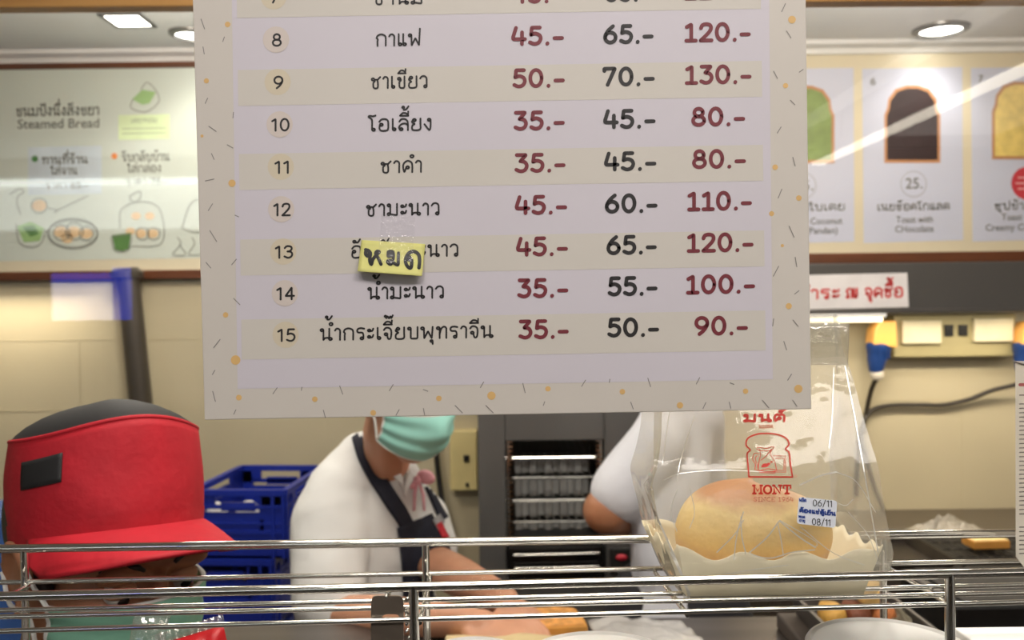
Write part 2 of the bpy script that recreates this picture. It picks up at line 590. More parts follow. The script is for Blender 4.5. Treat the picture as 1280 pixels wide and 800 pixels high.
def ribbon(mb, pts, wpx, fmap):
    P = [Vector((p[0], p[1])) for p in pts]
    Q = [P[0]]
    for p in P[1:]:
        if (p - Q[-1]).length > 1e-4:
            Q.append(p)
    P = Q
    h = wpx / 2
    if len(P) == 1:
        P.append(P[0] + Vector((.01, 0)))
    L, R = [], []
    n = len(P)
    for i in range(n):
        t = (P[min(i + 1, n - 1)] - P[max(i - 1, 0)])
        t = t.normalized() if t.length > 1e-9 else Vector((1, 0))
        nn = Vector((-t.y, t.x))
        L.append(P[i] + nn * h)
        R.append(P[i] - nn * h)
    t0 = (P[0] - P[1]).normalized()
    t1 = (P[-1] - P[-2]).normalized()

    def cap(c, t):
        a0 = math.atan2(t.y, t.x)
        return [c + Vector((math.cos(a0 + a), math.sin(a0 + a))) * h for a in [PI / 2 - PI * k / 5 for k in range(1, 5)]]

    def mk(p):
        q = fmap(p.x, p.y)
        return None if q is None else mb.bm.verts.new(q)
    VL = [mk(p) for p in L]
    VR = [mk(p) for p in R]
    for i in range(n - 1):
        q = [VL[i], VL[i + 1], VR[i + 1], VR[i]]
        if None not in q:
            mb.face(q)
    c0 = [mk(p) for p in cap(P[0], t0)]
    c1 = [mk(p) for p in cap(P[-1], t1)]
    if None not in c0 + [VL[0], VR[0]]:
        mb.face([VR[0]] + c0 + [VL[0]])
    if None not in c1 + [VL[-1], VR[-1]]:
        mb.face([VL[-1]] + c1 + [VR[-1]])


def write(mb, text, x0, x1, base, h, wpx, fmap, slope=-.0175, gap=.14):
    """pen strokes of text from pixel x0 to x1 on the line base, letters h pixels tall"""
    st, wd = layout(text, gap)
    xs = [p[0] for s in st for p in s]
    a, b = min(xs), max(xs)
    k = (x1 - x0 - wpx) / (b - a)
    xm = (x0 + x1) / 2
    for s in st:
        pts = []
        for u, v in s:
            X = x0 + wpx / 2 + (u - a) * k
            pts.append((X, base - wpx / 2 - v * (h - wpx) + (X - xm) * slope))
        ribbon(mb, pts, wpx, fmap)


def fill(mb, pts, fmap):
    q = [fmap(x, y) for x, y in pts]
    if None not in q:
        mb.poly(q)


def disc(mb, cx, cy, r, fmap, ry=None, n=20):
    fill(mb, [(cx + r * math.cos(2 * PI * k / n), cy + (ry or r) * math.sin(2 * PI * k / n)) for k in range(n)], fmap)


def latin(mb, text, x0, x1, base, h, fmap, slope=-.0175, bold=0.0, shear=0):
    """plain type set with the built-in face, x0..x1 and cap height h in pixels"""
    cu = bpy.data.curves.new('type', 'FONT')
    cu.body = text
    cu.resolution_u = 3
    cu.offset = bold
    o = bpy.data.objects.new('type', cu)
    COL.objects.link(o)
    dg = bpy.context.evaluated_depsgraph_get()
    dg.update()
    me = bpy.data.meshes.new_from_object(o.evaluated_get(dg))
    bpy.data.objects.remove(o)
    xs = [v.co.x for v in me.vertices]
    a, b = min(xs), max(xs)
    caph = 0.69
    xm = (x0 + x1) / 2
    vs = []
    for v in me.vertices:
        X = x0 + (v.co.x - a) / (b - a) * (x1 - x0)
        q = fmap(X, base - v.co.y / caph * h + (X - xm) * slope)
        vs.append(None if q is None else mb.bm.verts.new(q))
    for p in me.polygons:
        q = [vs[i] for i in p.vertices]
        if None not in q:
            mb.face(q)
    bpy.data.meshes.remove(me)


def rot_px(pts, cx, cy, deg):
    c, s = math.cos(math.radians(deg)), math.sin(math.radians(deg))
    return [(cx + (x - cx) * c - (y - cy) * s, cy + (x - cx) * s + (y - cy) * c) for x, y in pts]


# ------------------------------------------------------------------ materials
M_chrome = mat('chrome_wire', (224, 222, 216), .09, 1.0, .05)
M_steel = mat('brushed_steel', (128, 128, 124), .36, 1.0, .12, 6, stretch=(1, 1, 14))
M_dsteel = mat('dark_steel', (74, 74, 73), .4, .8, .12, 6)
M_black = mat('black_plastic', (14, 14, 15), .35)
M_wallL = mat('cream_wall_panel', (196, 186, 156), .35, 0, .04, 3)
M_ceil = mat('grey_white_ceiling', (236, 238, 238), .6, 0, .03, 4)
M_wood = mat('varnished_wood', (172, 124, 66), .45, 0, .22, 5, rgb2=(196, 148, 86), stretch=(.6, 1, 9))
M_dwood = mat('dark_wood_frame', (96, 54, 30), .4, 0, .2, 6, stretch=(.6, 1, 8))
M_floor = mat('grey_floor_tile', (84, 78, 72), .4, 0, .1, 5)
M_skin = mat('skin_tan', (204, 150, 120), .5, 0, .06, 20, sss=.15)
M_skin2 = mat('skin_brown', (170, 116, 84), .5, 0, .06, 20, sss=.15)
M_hair = mat('black_hair', (18, 15, 14), .45, 0, .2, 60)
# ------------------------------------------------------------------ the room
ZC = 2.385
YB = 2.90


def struct(o):
    o['kind'] = 'structure'
    return o


m = MB(); m.bb((-3.6, -3.7, -.1), (3.2, YB + .1, 0)); struct(m.build('floor', M_floor, smooth=0))
m = MB(); m.bb((-3.6, -3.7, ZC), (3.2, YB + .1, ZC + .1)); struct(m.build('ceiling', M_ceil, smooth=0))
# back wall: cream panels with thin joints
m = MB(); m.bb((-3.6, YB, 0), (3.2, YB + .1, ZC))
m.mi = 1
for z in (1.22, 1.45):
    m.bb((-3.6, YB - .0015, z), (3.2, YB + .01, z + .003))
for x in (-2.1, -1.42, -.62, .55, 1.47, 2.2):
    m.bb((x, YB - .0015, .86), (x + .003, YB + .01, 1.45))
struct(m.build('wall_back', [M_wallL, mat('panel_joint', (150, 138, 104), .5)], smooth=0))
m = MB(); m.bb((-3.6, -3.8, 0), (3.2, -3.7, ZC)); struct(m.build('wall_front', mat('far_shop_wall', (70, 64, 58), .6), smooth=0))
m = MB(); m.bb((-3.7, .6, 0), (-3.6, YB, ZC)); struct(m.build('wall_left', M_wallL, smooth=0))
m = MB(); m.bb((3.2, .6, 0), (3.3, YB, ZC)); struct(m.build('wall_right', M_wallL, smooth=0))
# cornice where ceiling meets wall
prof = [(YB, ZC - .035), (YB - .012, ZC - .035), (YB - .02, ZC - .02), (YB - .045, ZC - .012), (YB - .05, ZC), (YB, ZC)]
m = MB(); m.rings([[Vector((x, y, z)) for y, z in prof] for x in (-3.6, 3.2)])
struct(m.build('trim_1', M_ceil, smooth=0))
# wooden header over the counter opening
hl, hr = U(0, 17, 1.68), U(1280, 8, 1.68)
sl = (hr.z - hl.z) / (hr.x - hl.x)
m = MB(); m.prism([Vector((x, 1.645, z)) for x, z in ((-3.6, hl.z + sl * (-3.6 - hl.x)), (3.2, hl.z + sl * (3.2 - hl.x)), (3.2, ZC), (-3.6, ZC))], (0, .035, 0))
zb = hl.z + .004
m.mi = 1
for x in (-1.02, .96, 2.1):
    m.bb((x, 1.6435, zb + .02), (x + .004, 1.6815, ZC))
struct(m.build('trim_2', [M_wood, mat('wood_joint', (96, 60, 28), .6)], smooth=0, bevel=.002))

# serving counter: stone top on a panelled body
ZT = 1.235
m = MB()
m.bb((-1.7, .56, ZT - .03), (1.7, .765, ZT))
struct(m.build('counter_top', mat('counter_stone', (92, 86, 82), .25, 0, .2, 40), smooth=0, bevel=.003))
m = MB(); m.bb((-1.68, .59, 0), (1.68, .745, ZT - .03)); struct(m.build('counter_body', mat('counter_panel', (120, 84, 52), .5), smooth=0))
# glass screen on the counter
M_glass = film('clear_pane', .038, rough=.0)
m = MB(); m.bb((-1.7, .592, ZT), (1.7, .5965, ZC))
struct(tag(m.build('window_1', M_glass, smooth=0), 'clear glass screen standing on the serving counter behind the hanging menu', 'glass screen'))

# ------------------------------------------------------------------ lights in the ceiling
M_lamp = mat('lit_lamp', (255, 255, 250), .5, emit=(255, 250, 240), estr=9)
M_ring = mat('lamp_ring', (120, 120, 118), .35, .6)


def downlight(px, py, r, label, square=False):
    p = U(px, py, 2)
    d = 2 * (ZC - 1.55) / (p.z - 1.55)
    c = U(px, py, d)
    t = thing('ceiling_downlight', (c.x, c.y, ZC), label, 'ceiling light', 'recessed lights along the kitchen ceiling')
    if square:
        a = MB()
        for sx, sy, wx, wy in ((0, 1, 2.2, .2), (0, -1, 2.2, .2), (1, 0, .2, 2.2), (-1, 0, .2, 2.2)):
            a.box((c.x + sx * r, c.y + sy * r, ZC - .003), (wx * r, wy * r, .006))
        a.build('trim_ring', M_ring, t, smooth=0)
        a = MB(); a.box((c.x, c.y, ZC - .002), (r * 1.8, r * 1.8, .003)); a.build('diffuser', M_lamp, t, smooth=0)
    else:
        a = MB(); a.lathe([(r, ZC), (r * 1.35, ZC), (r * 1.33, ZC - .006), (r * 1.05, ZC - .012), (r, ZC - .008), (r, ZC)], (c.x, c.y, 0), 36, cap=False)
        a.build('trim_ring', M_ring, t)
        a = MB(); a.lathe([(.001, ZC - .002), (r * .98, ZC - .003), (r * .98, ZC - .001)], (c.x, c.y, 0), 36); a.build('diffuser', M_lamp, t)
    lamp('downlight_beam', 'SPOT', (c.x, c.y, ZC - .03), 3.5, SOFT, .05, target=(c.x, c.y + .06, 0), spot=125)


downlight(1176, 36, .062, 'round recessed ceiling light above the toast menu')
downlight(160, 24.5, .055, 'square recessed ceiling light at the left above the steamed bread menu', True)
downlight(240, 42, .05, 'small round ceiling light half hidden by the hanging menu edge')

# lamps on the customer side, seen only as reflections in the glass
t = thing('linear_lamp', (1.5, -2.1, 2.2), 'long white linear lamp hung over the customer side', 'lamp', None)
m = MB(); m.bb((1.44, -3.1, 2.215), (1.54, -.5, 2.26)); m.build('housing', M_ceil, t, smooth=0)
m = MB(); m.bb((1.455, -3.1, 2.205), (1.515, -.5, 2.216)); m.build('tube', mat('lit_tube', (255, 255, 255), .5, emit=(255, 246, 225), estr=8), t, smooth=0)
for x in (-.9, .9):
    pass
m = MB(); m.tube([(1.49, -2.8, 2.25), (1.49, -2.8, ZC)], .006); m.build('hanger', M_steel, t)
m = MB(); m.tube([(1.49, -.8, 2.25), (1.49, -.8, ZC)], .006); m.build('hanger', M_steel, t)
m = MB(); m.bb((1.70, -3.2, 2.36), (2.4, -.3, ZC))
tag(m.build('light_panel', mat('lit_panel', (255, 255, 255), .5, emit=(255, 250, 240), estr=.9), smooth=0), 'wide dim light panel set in the customer side ceiling', 'lamp')
m = MB(); m.bb((1.34, -3.2, 2.372), (1.43, -.3, ZC))
tag(m.build('light_panel', MATS['lit_panel'], smooth=0), 'narrow dim light panel set in the customer side ceiling', 'lamp')
t = thing('lightbox_sign', (-2.1, -3.65, 1.97), 'long white lightbox fixed to the opposite shop wall', 'lit sign')
m = MB(); m.bb((-3.5, -3.7, 1.97), (-1.0, -3.62, 2.27)); m.build('housing', M_ceil, t, smooth=0)
m = MB(); m.bb((-3.48, -3.62, 1.985), (-1.02, -3.61, 2.225)); m.build('face', mat('lit_face', (255, 255, 255), .5, emit=(235, 245, 240), estr=3.4), t, smooth=0)
m = MB(); m.bb((-3.48, -3.62, 2.226), (-1.02, -3.60, 2.255)); m.build('tube', mat('lit_tube_sign', (255, 255, 255), .5, emit=(240, 250, 245), estr=7), t, smooth=0)
# small lit price stand that mirrors in the glass at the left


def mirrored(px, py, D):
    p = U(px, py, D)
    return Vector((p.x, 2 * .5943 - p.y, p.z))


a, b = mirrored(66, 401, 2.0), mirrored(164, 334, 2.0)
t = thing('lit_notice', (a.x + .05, a.y, 0), 'small lit blue and white notice on a stand facing the counter', 'lit sign')
m = MB(); m.bb((a.x, a.y - .02, a.z), (b.x, a.y, b.z)); m.build('housing', M_black, t, smooth=0)
m = MB(); m.bb((a.x, a.y, a.z), (b.x - .042, a.y + .002, b.z - .034)); m.build('face', mat('lit_white', (255, 255, 255), .5, emit=(235, 230, 255), estr=5), t, smooth=0)
m = MB(); m.bb((b.x - .042, a.y, a.z), (b.x, a.y + .002, b.z)); m.bb((a.x, a.y, b.z - .034), (b.x - .042, a.y + .002, b.z - .012))
m.build('border', mat('lit_blue', (60, 90, 220), .5, emit=(40, 80, 255), estr=3.5), t, smooth=0)
m = MB(); m.tube([((a.x + b.x) / 2, a.y - .01, 0), ((a.x + b.x) / 2, a.y - .01, a.z)], .012); m.lathe([(.13, 0), (.13, .012), (.02, .02)], ((a.x + b.x) / 2, a.y - .01, 0)); m.build('stand', M_black, t)

# ------------------------------------------------------------------ hanging drinks menu
YM = .5885     # front face of the board
f0 = on_plane(YM)


def onb(k):
    return on_plane(YM - .00012 * k)


M_card = mat('menu_card_cream', (214, 206, 196), .55, 0, .015, 8)
M_lav = mat('menu_card_lavender', (214, 207, 214), .55, 0, .012, 8)
M_band = mat('menu_band_cream', (214, 207, 197), .55, 0, .012, 8)
M_badge = mat('badge_beige', (216, 203, 194), .55, 0, .01)
M_badge2 = mat('badge_gold', (216, 203, 178), .55, 0, .01)
M_ink = mat('black_print', (38, 34, 34), .55, 0, .02)
M_red = mat('maroon_print', (122, 42, 52), .55, 0, .02)
M_dot = mat('orange_confetti', (226, 184, 118), .55, 0, .02)
M_dash = mat('grey_confetti', (140, 134, 128), .55, 0, .02)
TL, TR, BR, BL = (226, -520), (1000, -531), (1014.5, 511.5), (255.5, 525)
m = MB()
front = [f0(*p) for p in (BL, BR, TR, TL)]
m.prism(front, (0, .003, 0))
board = tag(m.build('menu_board', M_card, smooth=0, bevel=.0006), 'large cream drinks price menu hanging in front of the glass', 'menu board')
m = MB()
fill(m, [(283, -460), (957, -470), (966, 474), (297, 486)], onb(1))
m.build('lavender_panel', M_lav, board, smooth=0)
rows = {}


def bandrow(y0, y1, off):
    m = MB()
    x0, x1 = 296 + y0 * .014, 951 + y0 * .014
    fill(m, [(x0, y0 + 5.5), (x1, y0 - 6), (x1 + .6, y1 - 6), (x0 + .6, y1 + 5.5)], onb(2))
    m.build('row_band', M_band, board, smooth=0)


for y0, y1 in ((-25, 17), (82, 127), (187, 232), (294, 339), (394, 444)):
    bandrow(y0, y1, 0)
NUM = {7: (343, -4), 8: (346, 50), 9: (348, 103), 10: (350.5, 156), 11: (352, 209), 12: (352.5, 262), 13: (355, 315), 14: (357, 367), 15: (358, 419)}
for n, (x, y) in NUM.items():
    m = MB(); disc(m, x - 1, y - .5, 16.5, onb(3)); m.build('number_badge', M_badge if n % 2 == 0 else M_badge2, board, smooth=0)
m = MB()
for n, (x, y) in NUM.items():
    s = str(n).replace('1', 'l').replace('3', 'r').replace('4', 'f')
    wd = 12.5 if n < 10 else {10: 23, 11: 18, 12: 22, 13: 23, 14: 23.5, 15: 23}[n]
    write(m, s, x - wd / 2, x + wd / 2, y + 8.5, 17, 2.5, onb(4), gap=.2)
TH = [('ชานม', 467, 528, 6), ('กาแฟ', 469.5, 526, 58), ('ชาเขียว', 463.5, 534.5, 111), ('โอเลี้ยง', 459.5, 539.5, 164), ('ชาดำ', 475.5, 527.5, 216.5),
      ('ชามะนาว', 457.5, 549.5, 270), ('อัญชันมะนาว', 439, 573, 322), ('น้ำมะนาว', 459, 555, 374), ('น้ำกระเจี๊ยบพุทราจีน', 399.5, 617, 424.5)]
for s, x0, x1, b in TH:
    write(m, s, x0, x1, b, 16.5, 2.3, onb(4))
m.build('item_lettering', M_ink, board, smooth=0)
C1 = [('45.-', 640, 703, 4.5), ('45.-', 639, 705, 57), ('50.-', 640.5, 706, 110), ('35.-', 642, 706, 163), ('35.-', 643, 707, 216), ('45.-', 643.5, 709, 268.5),
      ('45.-', 645, 710, 320.5), ('35.-', 646.5, 710.5, 372.5), ('35.-', 648, 711, 424)]
C2 = [('65.-', 756, 813, 2.5), ('65.-', 754, 817, 55), ('70.-', 753, 818.5, 108), ('45.-', 754, 819.5, 161), ('45.-', 755, 820.5, 214), ('60.-', 756, 822, 266.5),
      ('65.-', 758, 821, 318.5), ('55.-', 759.5, 822, 370), ('50.-', 759, 824, 421.5)]
C3 = [('120.-', 855, 938, 0), ('120.-', 855.5, 938.5, 52.5), ('130.-', 856, 939.5, 105.5), ('80.-', 864, 931.5, 158), ('80.-', 865, 932.5, 211), ('110.-', 859, 940, 263.5),
      ('120.-', 858.5, 942, 315.5), ('100.-', 857.5, 944, 367.5), ('90.-', 868, 935, 419.5)]
m = MB()
for s, x0, x1, b in C2:
    write(m, s, x0, x1, b, 25, 4.7, onb(4), gap=.17)
m.build('medium_price_lettering', M_ink, board, smooth=0)
m = MB()
for s, x0, x1, b in C1 + C3:
    write(m, s, x0, x1, b, 25, 4.7, onb(4), gap=.17)
m.build('small_and_large_price_lettering', M_red, board, smooth=0)
m = MB()
for x, y, r in ((284.5, 30.5, 3.5), (258, 101, 3.2), (252.5, 170, 2), (290, 229, 4.6), (282, 393.6, 3.4), (294.5, 450, 6), (298.6, 497, 3.6), (393.5, 499, 3.5), (466.5, 516, 3.6),
                (548.6, 498, 3.5), (614.3, 494.6, 5.2), (685, 486, 3.4), (778, 489.6, 3.5), (850, 506.6, 4), (932, 489, 3.4), (998, 486, 5.2), (986, 382.6, 3.8), (978, 307, 2),
                (964.5, 267, 3.2), (998.6, 247.5, 3.5), (990, 24.5, 4.8), (982, 107, 3.3), (969, 209, 3.5)):
    disc(m, x, y, r, onb(2), n=16)
m.build('confetti_dots', M_dot, board, smooth=0)
m = MB()
for x, y, l, a in ((253.5, 30, 13, 70), (279.5, 49, 6, 110), (254.5, 63, 9, 80), (258, 126, 7, 115), (291.5, 144, 7, 95), (265.6, 161, 11, 35), (287.6, 183, 8, 30), (266, 195.6, 8, 65),
                   (262, 225, 11, 168), (263, 259, 10, 122), (296, 270, 5, 25), (266.5, 295, 16, 58), (260.5, 331.5, 9, 50), (292.5, 327.5, 9, 130), (296, 377, 11, 45), (271, 429.5, 13, 128),
                   (267, 465.5, 6, 120), (267.5, 495.5, 13, 75), (293.5, 515, 6, 115), (343.8, 488.5, 9, 125), (377, 486, 4, 100), (426.5, 487.6, 11, 70), (489, 484.6, 9, 122),
                   (532, 488, 6, 20), (602.5, 481, 8, 120), (405.5, 517.5, 10, 75), (497, 515.5, 8, 120), (530, 514.5, 8, 80), (573.5, 511.5, 13, 45), (612, 511.5, 13, 45),
                   (655, 485, 12, 76), (729.5, 479, 9, 122), (762, 476, 4, 100), (811.5, 478, 11, 72), (872.5, 476, 9, 118), (915, 479.5, 5, 20), (680, 504.5, 5, 110), (790, 507, 9, 70),
                   (880.5, 507, 8, 115), (912.5, 506.5, 8, 75), (957, 505, 12, 50), (993.5, 504, 9, 55), (987, 471.5, 9, 122), (966.5, 403, 9, 98), (981.5, 432, 11, 72), (994.5, 404, 10, 50),
                   (996, 365.5, 7, 142), (970, 339, 14, 118), (995, 327.5, 12, 80), (989.5, 289.5, 15, 66), (975, 242, 12, 112), (992.5, 202, 11, 75), (974, 162.5, 9, 122), (990.8, 128, 8, 45),
                   (1001.5, 88.5, 6, 145), (969.5, 93.5, 10, 62), (986, 43, 10, 58), (979.5, 9.5, 11, 115)):
    dx, dy = math.cos(math.radians(a)) * l / 2, math.sin(math.radians(a)) * l / 2
    ribbon(m, [(x - dx, y - dy), (x + dx, y + dy)], 1.1, onb(2))
m.build('confetti_dashes', M_dash, board, smooth=0)

# sold-out note taped to the menu
M_note = mat('yellow_note_paper', (230, 226, 138), .6, 0, .02, 10)
nc = [(452, 300), (531.5, 305), (527.5, 345), (447, 339)]


def notept(u, v):
    p = (Vector(nc[0]) * (1 - u) + Vector(nc[1]) * u) * (1 - v) + (Vector(nc[3]) * (1 - u) + Vector(nc[2]) * u) * v
    return p


def note3(u, v, off=0.0):
    p = notept(u, v)
    d = YM - .0012 - .007 * v ** 2 - .002 * math.sin(u * 3.1) * v - off
    return U(p.x, p.y, d)


m = MB(); m.grid(lambda u, v: note3(u, v), 14, 8)
note = tag(m.build('sticky_note', M_note, smooth=180, solid=.0003), 'yellow paper note with thick black handwriting taped over a menu item', 'sticky note')


def fnote(x, y):
    A, B, Dd = Vector(nc[0]), Vector(nc[1]), Vector(nc[3])
    e1, e2, q = B - A, Dd - A, Vector((x, y)) - A
    det = e1.x * e2.y - e1.y * e2.x
    u = (q.x * e2.y - q.y * e2.x) / det
    v = (e1.x * q.y - e1.y * q.x) / det
    return note3(u, v, .0006)


m = MB()
k = 130 / 1040
for s, wd in ((S((27, 62), (31.5, 64), (30, 70), (27, 67.5), (28, 63.5), (33, 66), (32, 75), (34, 80.5), (36, 74), (41, 68), (44, 65), (41.5, 64), (39.5, 67), (43, 73), (46, 80)), 4.2),
              (S((55, 65), (58, 64), (59, 69), (55, 70), (56, 65), (61, 65), (61, 74), (58, 80), (54, 77), (57, 75), (63, 79), (67, 80.5), (67.5, 74), (68, 66)), 4),
              (S((82, 71), (80, 74.5), (84, 74), (83, 84), (78.5, 82), (76.5, 75), (80, 67), (87, 64), (93, 68), (94, 76), (93, 84)), 4.4)):
    ribbon(m, [(430 + x, 250 + y) for x, y in s], wd, fnote)
m.build('handwriting', mat('black_marker', (16, 15, 15), .5), note, smooth=0)
M_tape = film('clear_tape', .035, haze=.05, haze_rgb=(235, 230, 232), rough=.12, bump=.9, bscale=160)
m = MB()
tc = [(477, 267), (519, 270), (516, 331), (472, 328)]


def tape3(u, v):
    p = (Vector(tc[0]) * (1 - u) + Vector(tc[1]) * u) * (1 - v) + (Vector(tc[3]) * (1 - u) + Vector(tc[2]) * u) * v
    j = .0012 * mnoise.noise(Vector((u * 7, v * 9, 2)))
    d = YM - .0016 - abs(j)
    if v > .5:
        q = fnote(p.x, p.y)
        return Vector(q) + Vector((0, -.0005, 0))
    return U(p.x, p.y, d)


m.grid(tape3, 20, 24)
m.build('tape_strip', M_tape, note, smooth=180)

# ------------------------------------------------------------------ chrome wire rack on the counter
rk = thing('wire_rack', U(640, 800, .69).to_tuple()[:2] + (ZT,), 'long chrome wire display rack on legs across the counter', 'wire rack')


def rail(y0, y1, d, r, d1=None, x0=-170, x1=1450):
    s = (y1 - y0) / 1280
    m = MB()
    P = [U(x, y0 + s * x, d) for x in (x0, 640, x1)]
    m.tube(P, r, 14)
    o = m.build('rail', M_chrome, rk)
    return lambda x: U(x, y0 + s * x, d)


DF, DB = .62, .765
r_bt = rail(686, 666.5, DB, .0037)
r_bl = rail(728, 701, DB, .0021)
r_ft = rail(745.5, 715.5, DF, .0033)
floorw = []
for a, b, d in ((789, 752.5, DF), (771, 741, .64), (763, 731, .66), (746, 718.5, .725)):
    floorw.append(rail(a, b, d, .0018))
for x, xb in ((517, 532), (1187, 1104), (-110, 30)):
    pf = r_ft(x)
    m = MB()
    m.tube([pf + Vector((0, 0, .001)), Vector((pf.x + .0006, pf.y, ZT))], .0035, 12)
    m.lathe([(.009, ZT), (.009, ZT + .004), (.004, ZT + .006)], (pf.x, pf.y, 0), 20)
    m.build('leg', M_chrome, rk)
    pb = r_bt(xb)
    m = MB()
    m.tube([pb, Vector((pb.x, pb.y, ZT))], .0032, 12)
    m.lathe([(.009, ZT), (.009, ZT + .004), (.004, ZT + .006)], (pb.x, pb.y, 0), 20)
    m.build('leg', M_chrome, rk)
    m = MB()
    lo = floorw[0](x) + Vector((.004, .002, -.0032))
    hi = r_bl(xb) + Vector((.004, 0, -.0032))
    m.tube([lo, hi], .0018, 10)
    m.build('cross_wire', M_chrome, rk)
m = MB()
lo = floorw[0](860) + Vector((0, .002, -.0032)); hi = r_bl(860) + Vector((0, 0, -.0032)); hi.x = lo.x
m.tube([lo, hi], .0018, 10); m.build('cross_wire', M_chrome, rk)
# bracket plate with a slot, welded under the front rail
m = MB()
f = on_plane(.6225)
N = 40
outer, inner = [], []
for k in range(N):
    a = 2 * PI * k / N
    c, s_ = math.cos(a), math.sin(a)
    e = .22
    outer.append((484 + 20.5 * math.copysign(abs(c) ** e, c), 786 + 41 * math.copysign(abs(s_) ** e, s_)))
    inner.append((488.5 + 11 * math.copysign(abs(c) ** .6, c), 773 + 5.2 * math.copysign(abs(s_) ** .8, s_)))
A = [[Vector(f(*p)) for p in L] for L in (outer, inner)]
B = [[p + Vector((0, .0016, 0)) for p in L] for L in A]
m.rings([A[0], A[1], B[1], B[0], A[0]], cap=False)
m.build('bracket_plate', mat('plate_steel', (128, 116, 104), .3, .55, .1, 30), rk, smooth=30)
m = MB()
random.seed(3)
for k in range(22):
    x = random.uniform(474, 514) if k < 9 else random.uniform(506, 514)
    y = random.uniform(741, 750) if k < 9 else random.uniform(748, 800)
    p = U(x, y, .6235 + random.uniform(-.001, .002))
    m.ell(p, (random.uniform(.001, .0024), .0014, random.uniform(.001, .0026)), Euler((random.random(), random.random(), random.random())).to_matrix(), 8)
m.build('weld_beads', M_chrome, rk)
# ------------------------------------------------------------------ bun in its paper tray inside a printed clear bag
zf = floorw[0](970).z + .0026                      # rack floor under the bag


def Zf(y):
    return zf - (y - DF) * .075


# paper tray: flared sides with a wavy edge
M_tray = mat('cream_paper', (236, 226, 196), .6, 0, .03, 20, sss=.0)
b0 = [(.1255, .645), (.2545, .645), (.2560, .742), (.1240, .742)]
t0 = [(.1185, .6385), (.2660, .6385), (.2700, .752), (.1085, .752)]
NP = 120


def perim(corners, z, k, wav=0.0):
    L = 4 * k / NP
    i = int(L) % 4
    f_ = L - int(L)
    a, b = Vector(corners[i]), Vector(corners[(i + 1) % 4])
    p = a * (1 - f_) + b * f_
    return p


m = MB()
rs = []
for lev in range(7):
    h = lev / 6
    ring = []
    for k in range(NP):
        a = perim(b0, 0, k)
        b = perim(t0, 0, k)
        p = a * (1 - h) + b * h
        L = 4 * k / NP
        side = int(L) % 4
        f_ = L - int(L)
        ht = (.030, .034, .034, .034)[side]
        lift = {0: .004 * math.cos(f_ * 2 * PI), 1: .004, 2: .006, 3: .006}[side] if False else 0
        wv = .003 * math.sin(2 * PI * k / 8.571 + .9) * h
        cornerlift = .006 * max(abs(f_ - .5) * 2, 0) ** 6
        z = Zf(p.y) + .001 + (ht + cornerlift) * h + wv
        ring.append(Vector((p.x, p.y + .0012 * math.sin(k * .8) * h, z)))
    rs.append(ring)
V = m.rings(rs, cap=False)
m.face(V[0])
tray = tag(m.build('paper_tray', M_tray, smooth=60, solid=.0006), 'cream paper tray with a wavy edge under the bun inside the bag', 'paper tray')

# the bun
nt_m = mat('bun_crust', (232, 206, 132), .45, 0, .05, 30, bump=.15, bscale=120, sss=.05)
nt = nt_m.node_tree
b = nt.nodes['Principled BSDF']
tc = nt.nodes.new('ShaderNodeTexCoord')
sp = nt.nodes.new('ShaderNodeSeparateXYZ')
nt.links.new(tc.outputs['Generated'], sp.inputs[0])
nz = nt.nodes.new('ShaderNodeTexNoise'); nz.inputs['Scale'].default_value = 7
nt.links.new(tc.outputs['Generated'], nz.inputs['Vector'])
ad = nt.nodes.new('ShaderNodeMath'); ad.operation = 'MULTIPLY_ADD'; ad.inputs[1].default_value = .16
nt.links.new(nz.outputs['Fac'], ad.inputs[0]); nt.links.new(sp.outputs['Z'], ad.inputs[2])
rp = nt.nodes.new('ShaderNodeValToRGB')
els = rp.color_ramp.elements
els[0].position = .12; els[0].color = (*[s2l(x) for x in (186, 142, 40)], 1)
els[1].position = .98; els[1].color = (*[s2l(x) for x in (188, 126, 70)], 1)
for pos, c in ((.36, (208, 150, 30)), (.52, (230, 186, 86)), (.82, (234, 204, 136)), (.93, (198, 152, 106))):
    e = els.new(pos); e.color = (*[s2l(x) for x in c], 1)
nt.links.new(ad.outputs[0], rp.inputs[0])
nt.links.new(rp.outputs[0], b.inputs['Base Color'])
bc = Vector((.1875, .6935, 0)); bc.z = Zf(.69) + .002
m = MB()
prof = [(.001, 0), (.03, .0), (.046, .003), (.0535, .012), (.0565, .022), (.0585, .032), (.0575, .044), (.052, .056), (.041, .066), (.026, .0725), (.012, .0745), (.001, .075)]
rs = []
for r, z in [tuple(p)[:2] for p in catmull([(a, c, 0) for a, c in prof], 3)]:
    ring = []
    for k in range(48):
        a = 2 * PI * k / 48
        nn = 1 + .05 * mnoise.noise(Vector((math.cos(a) * 1.4, math.sin(a) * 1.4, z * 30)))
        ring.append(bc + Vector((r * nn * 1.04 * math.cos(a), r * nn * .80 * math.sin(a), z * (1 + .06 * math.cos(a + 2.6)))))
    rs.append(ring)
m.rings(rs)
bun = tag(m.build('bun', nt_m, smooth=180), 'large round golden filled bun inside the clear printed bag', 'bun')

# the bag
M_bag = film('clear_bag_film', .026, haze=.25, haze_rgb=(226, 224, 212), rough=.07, bump=.28, bscale=38)


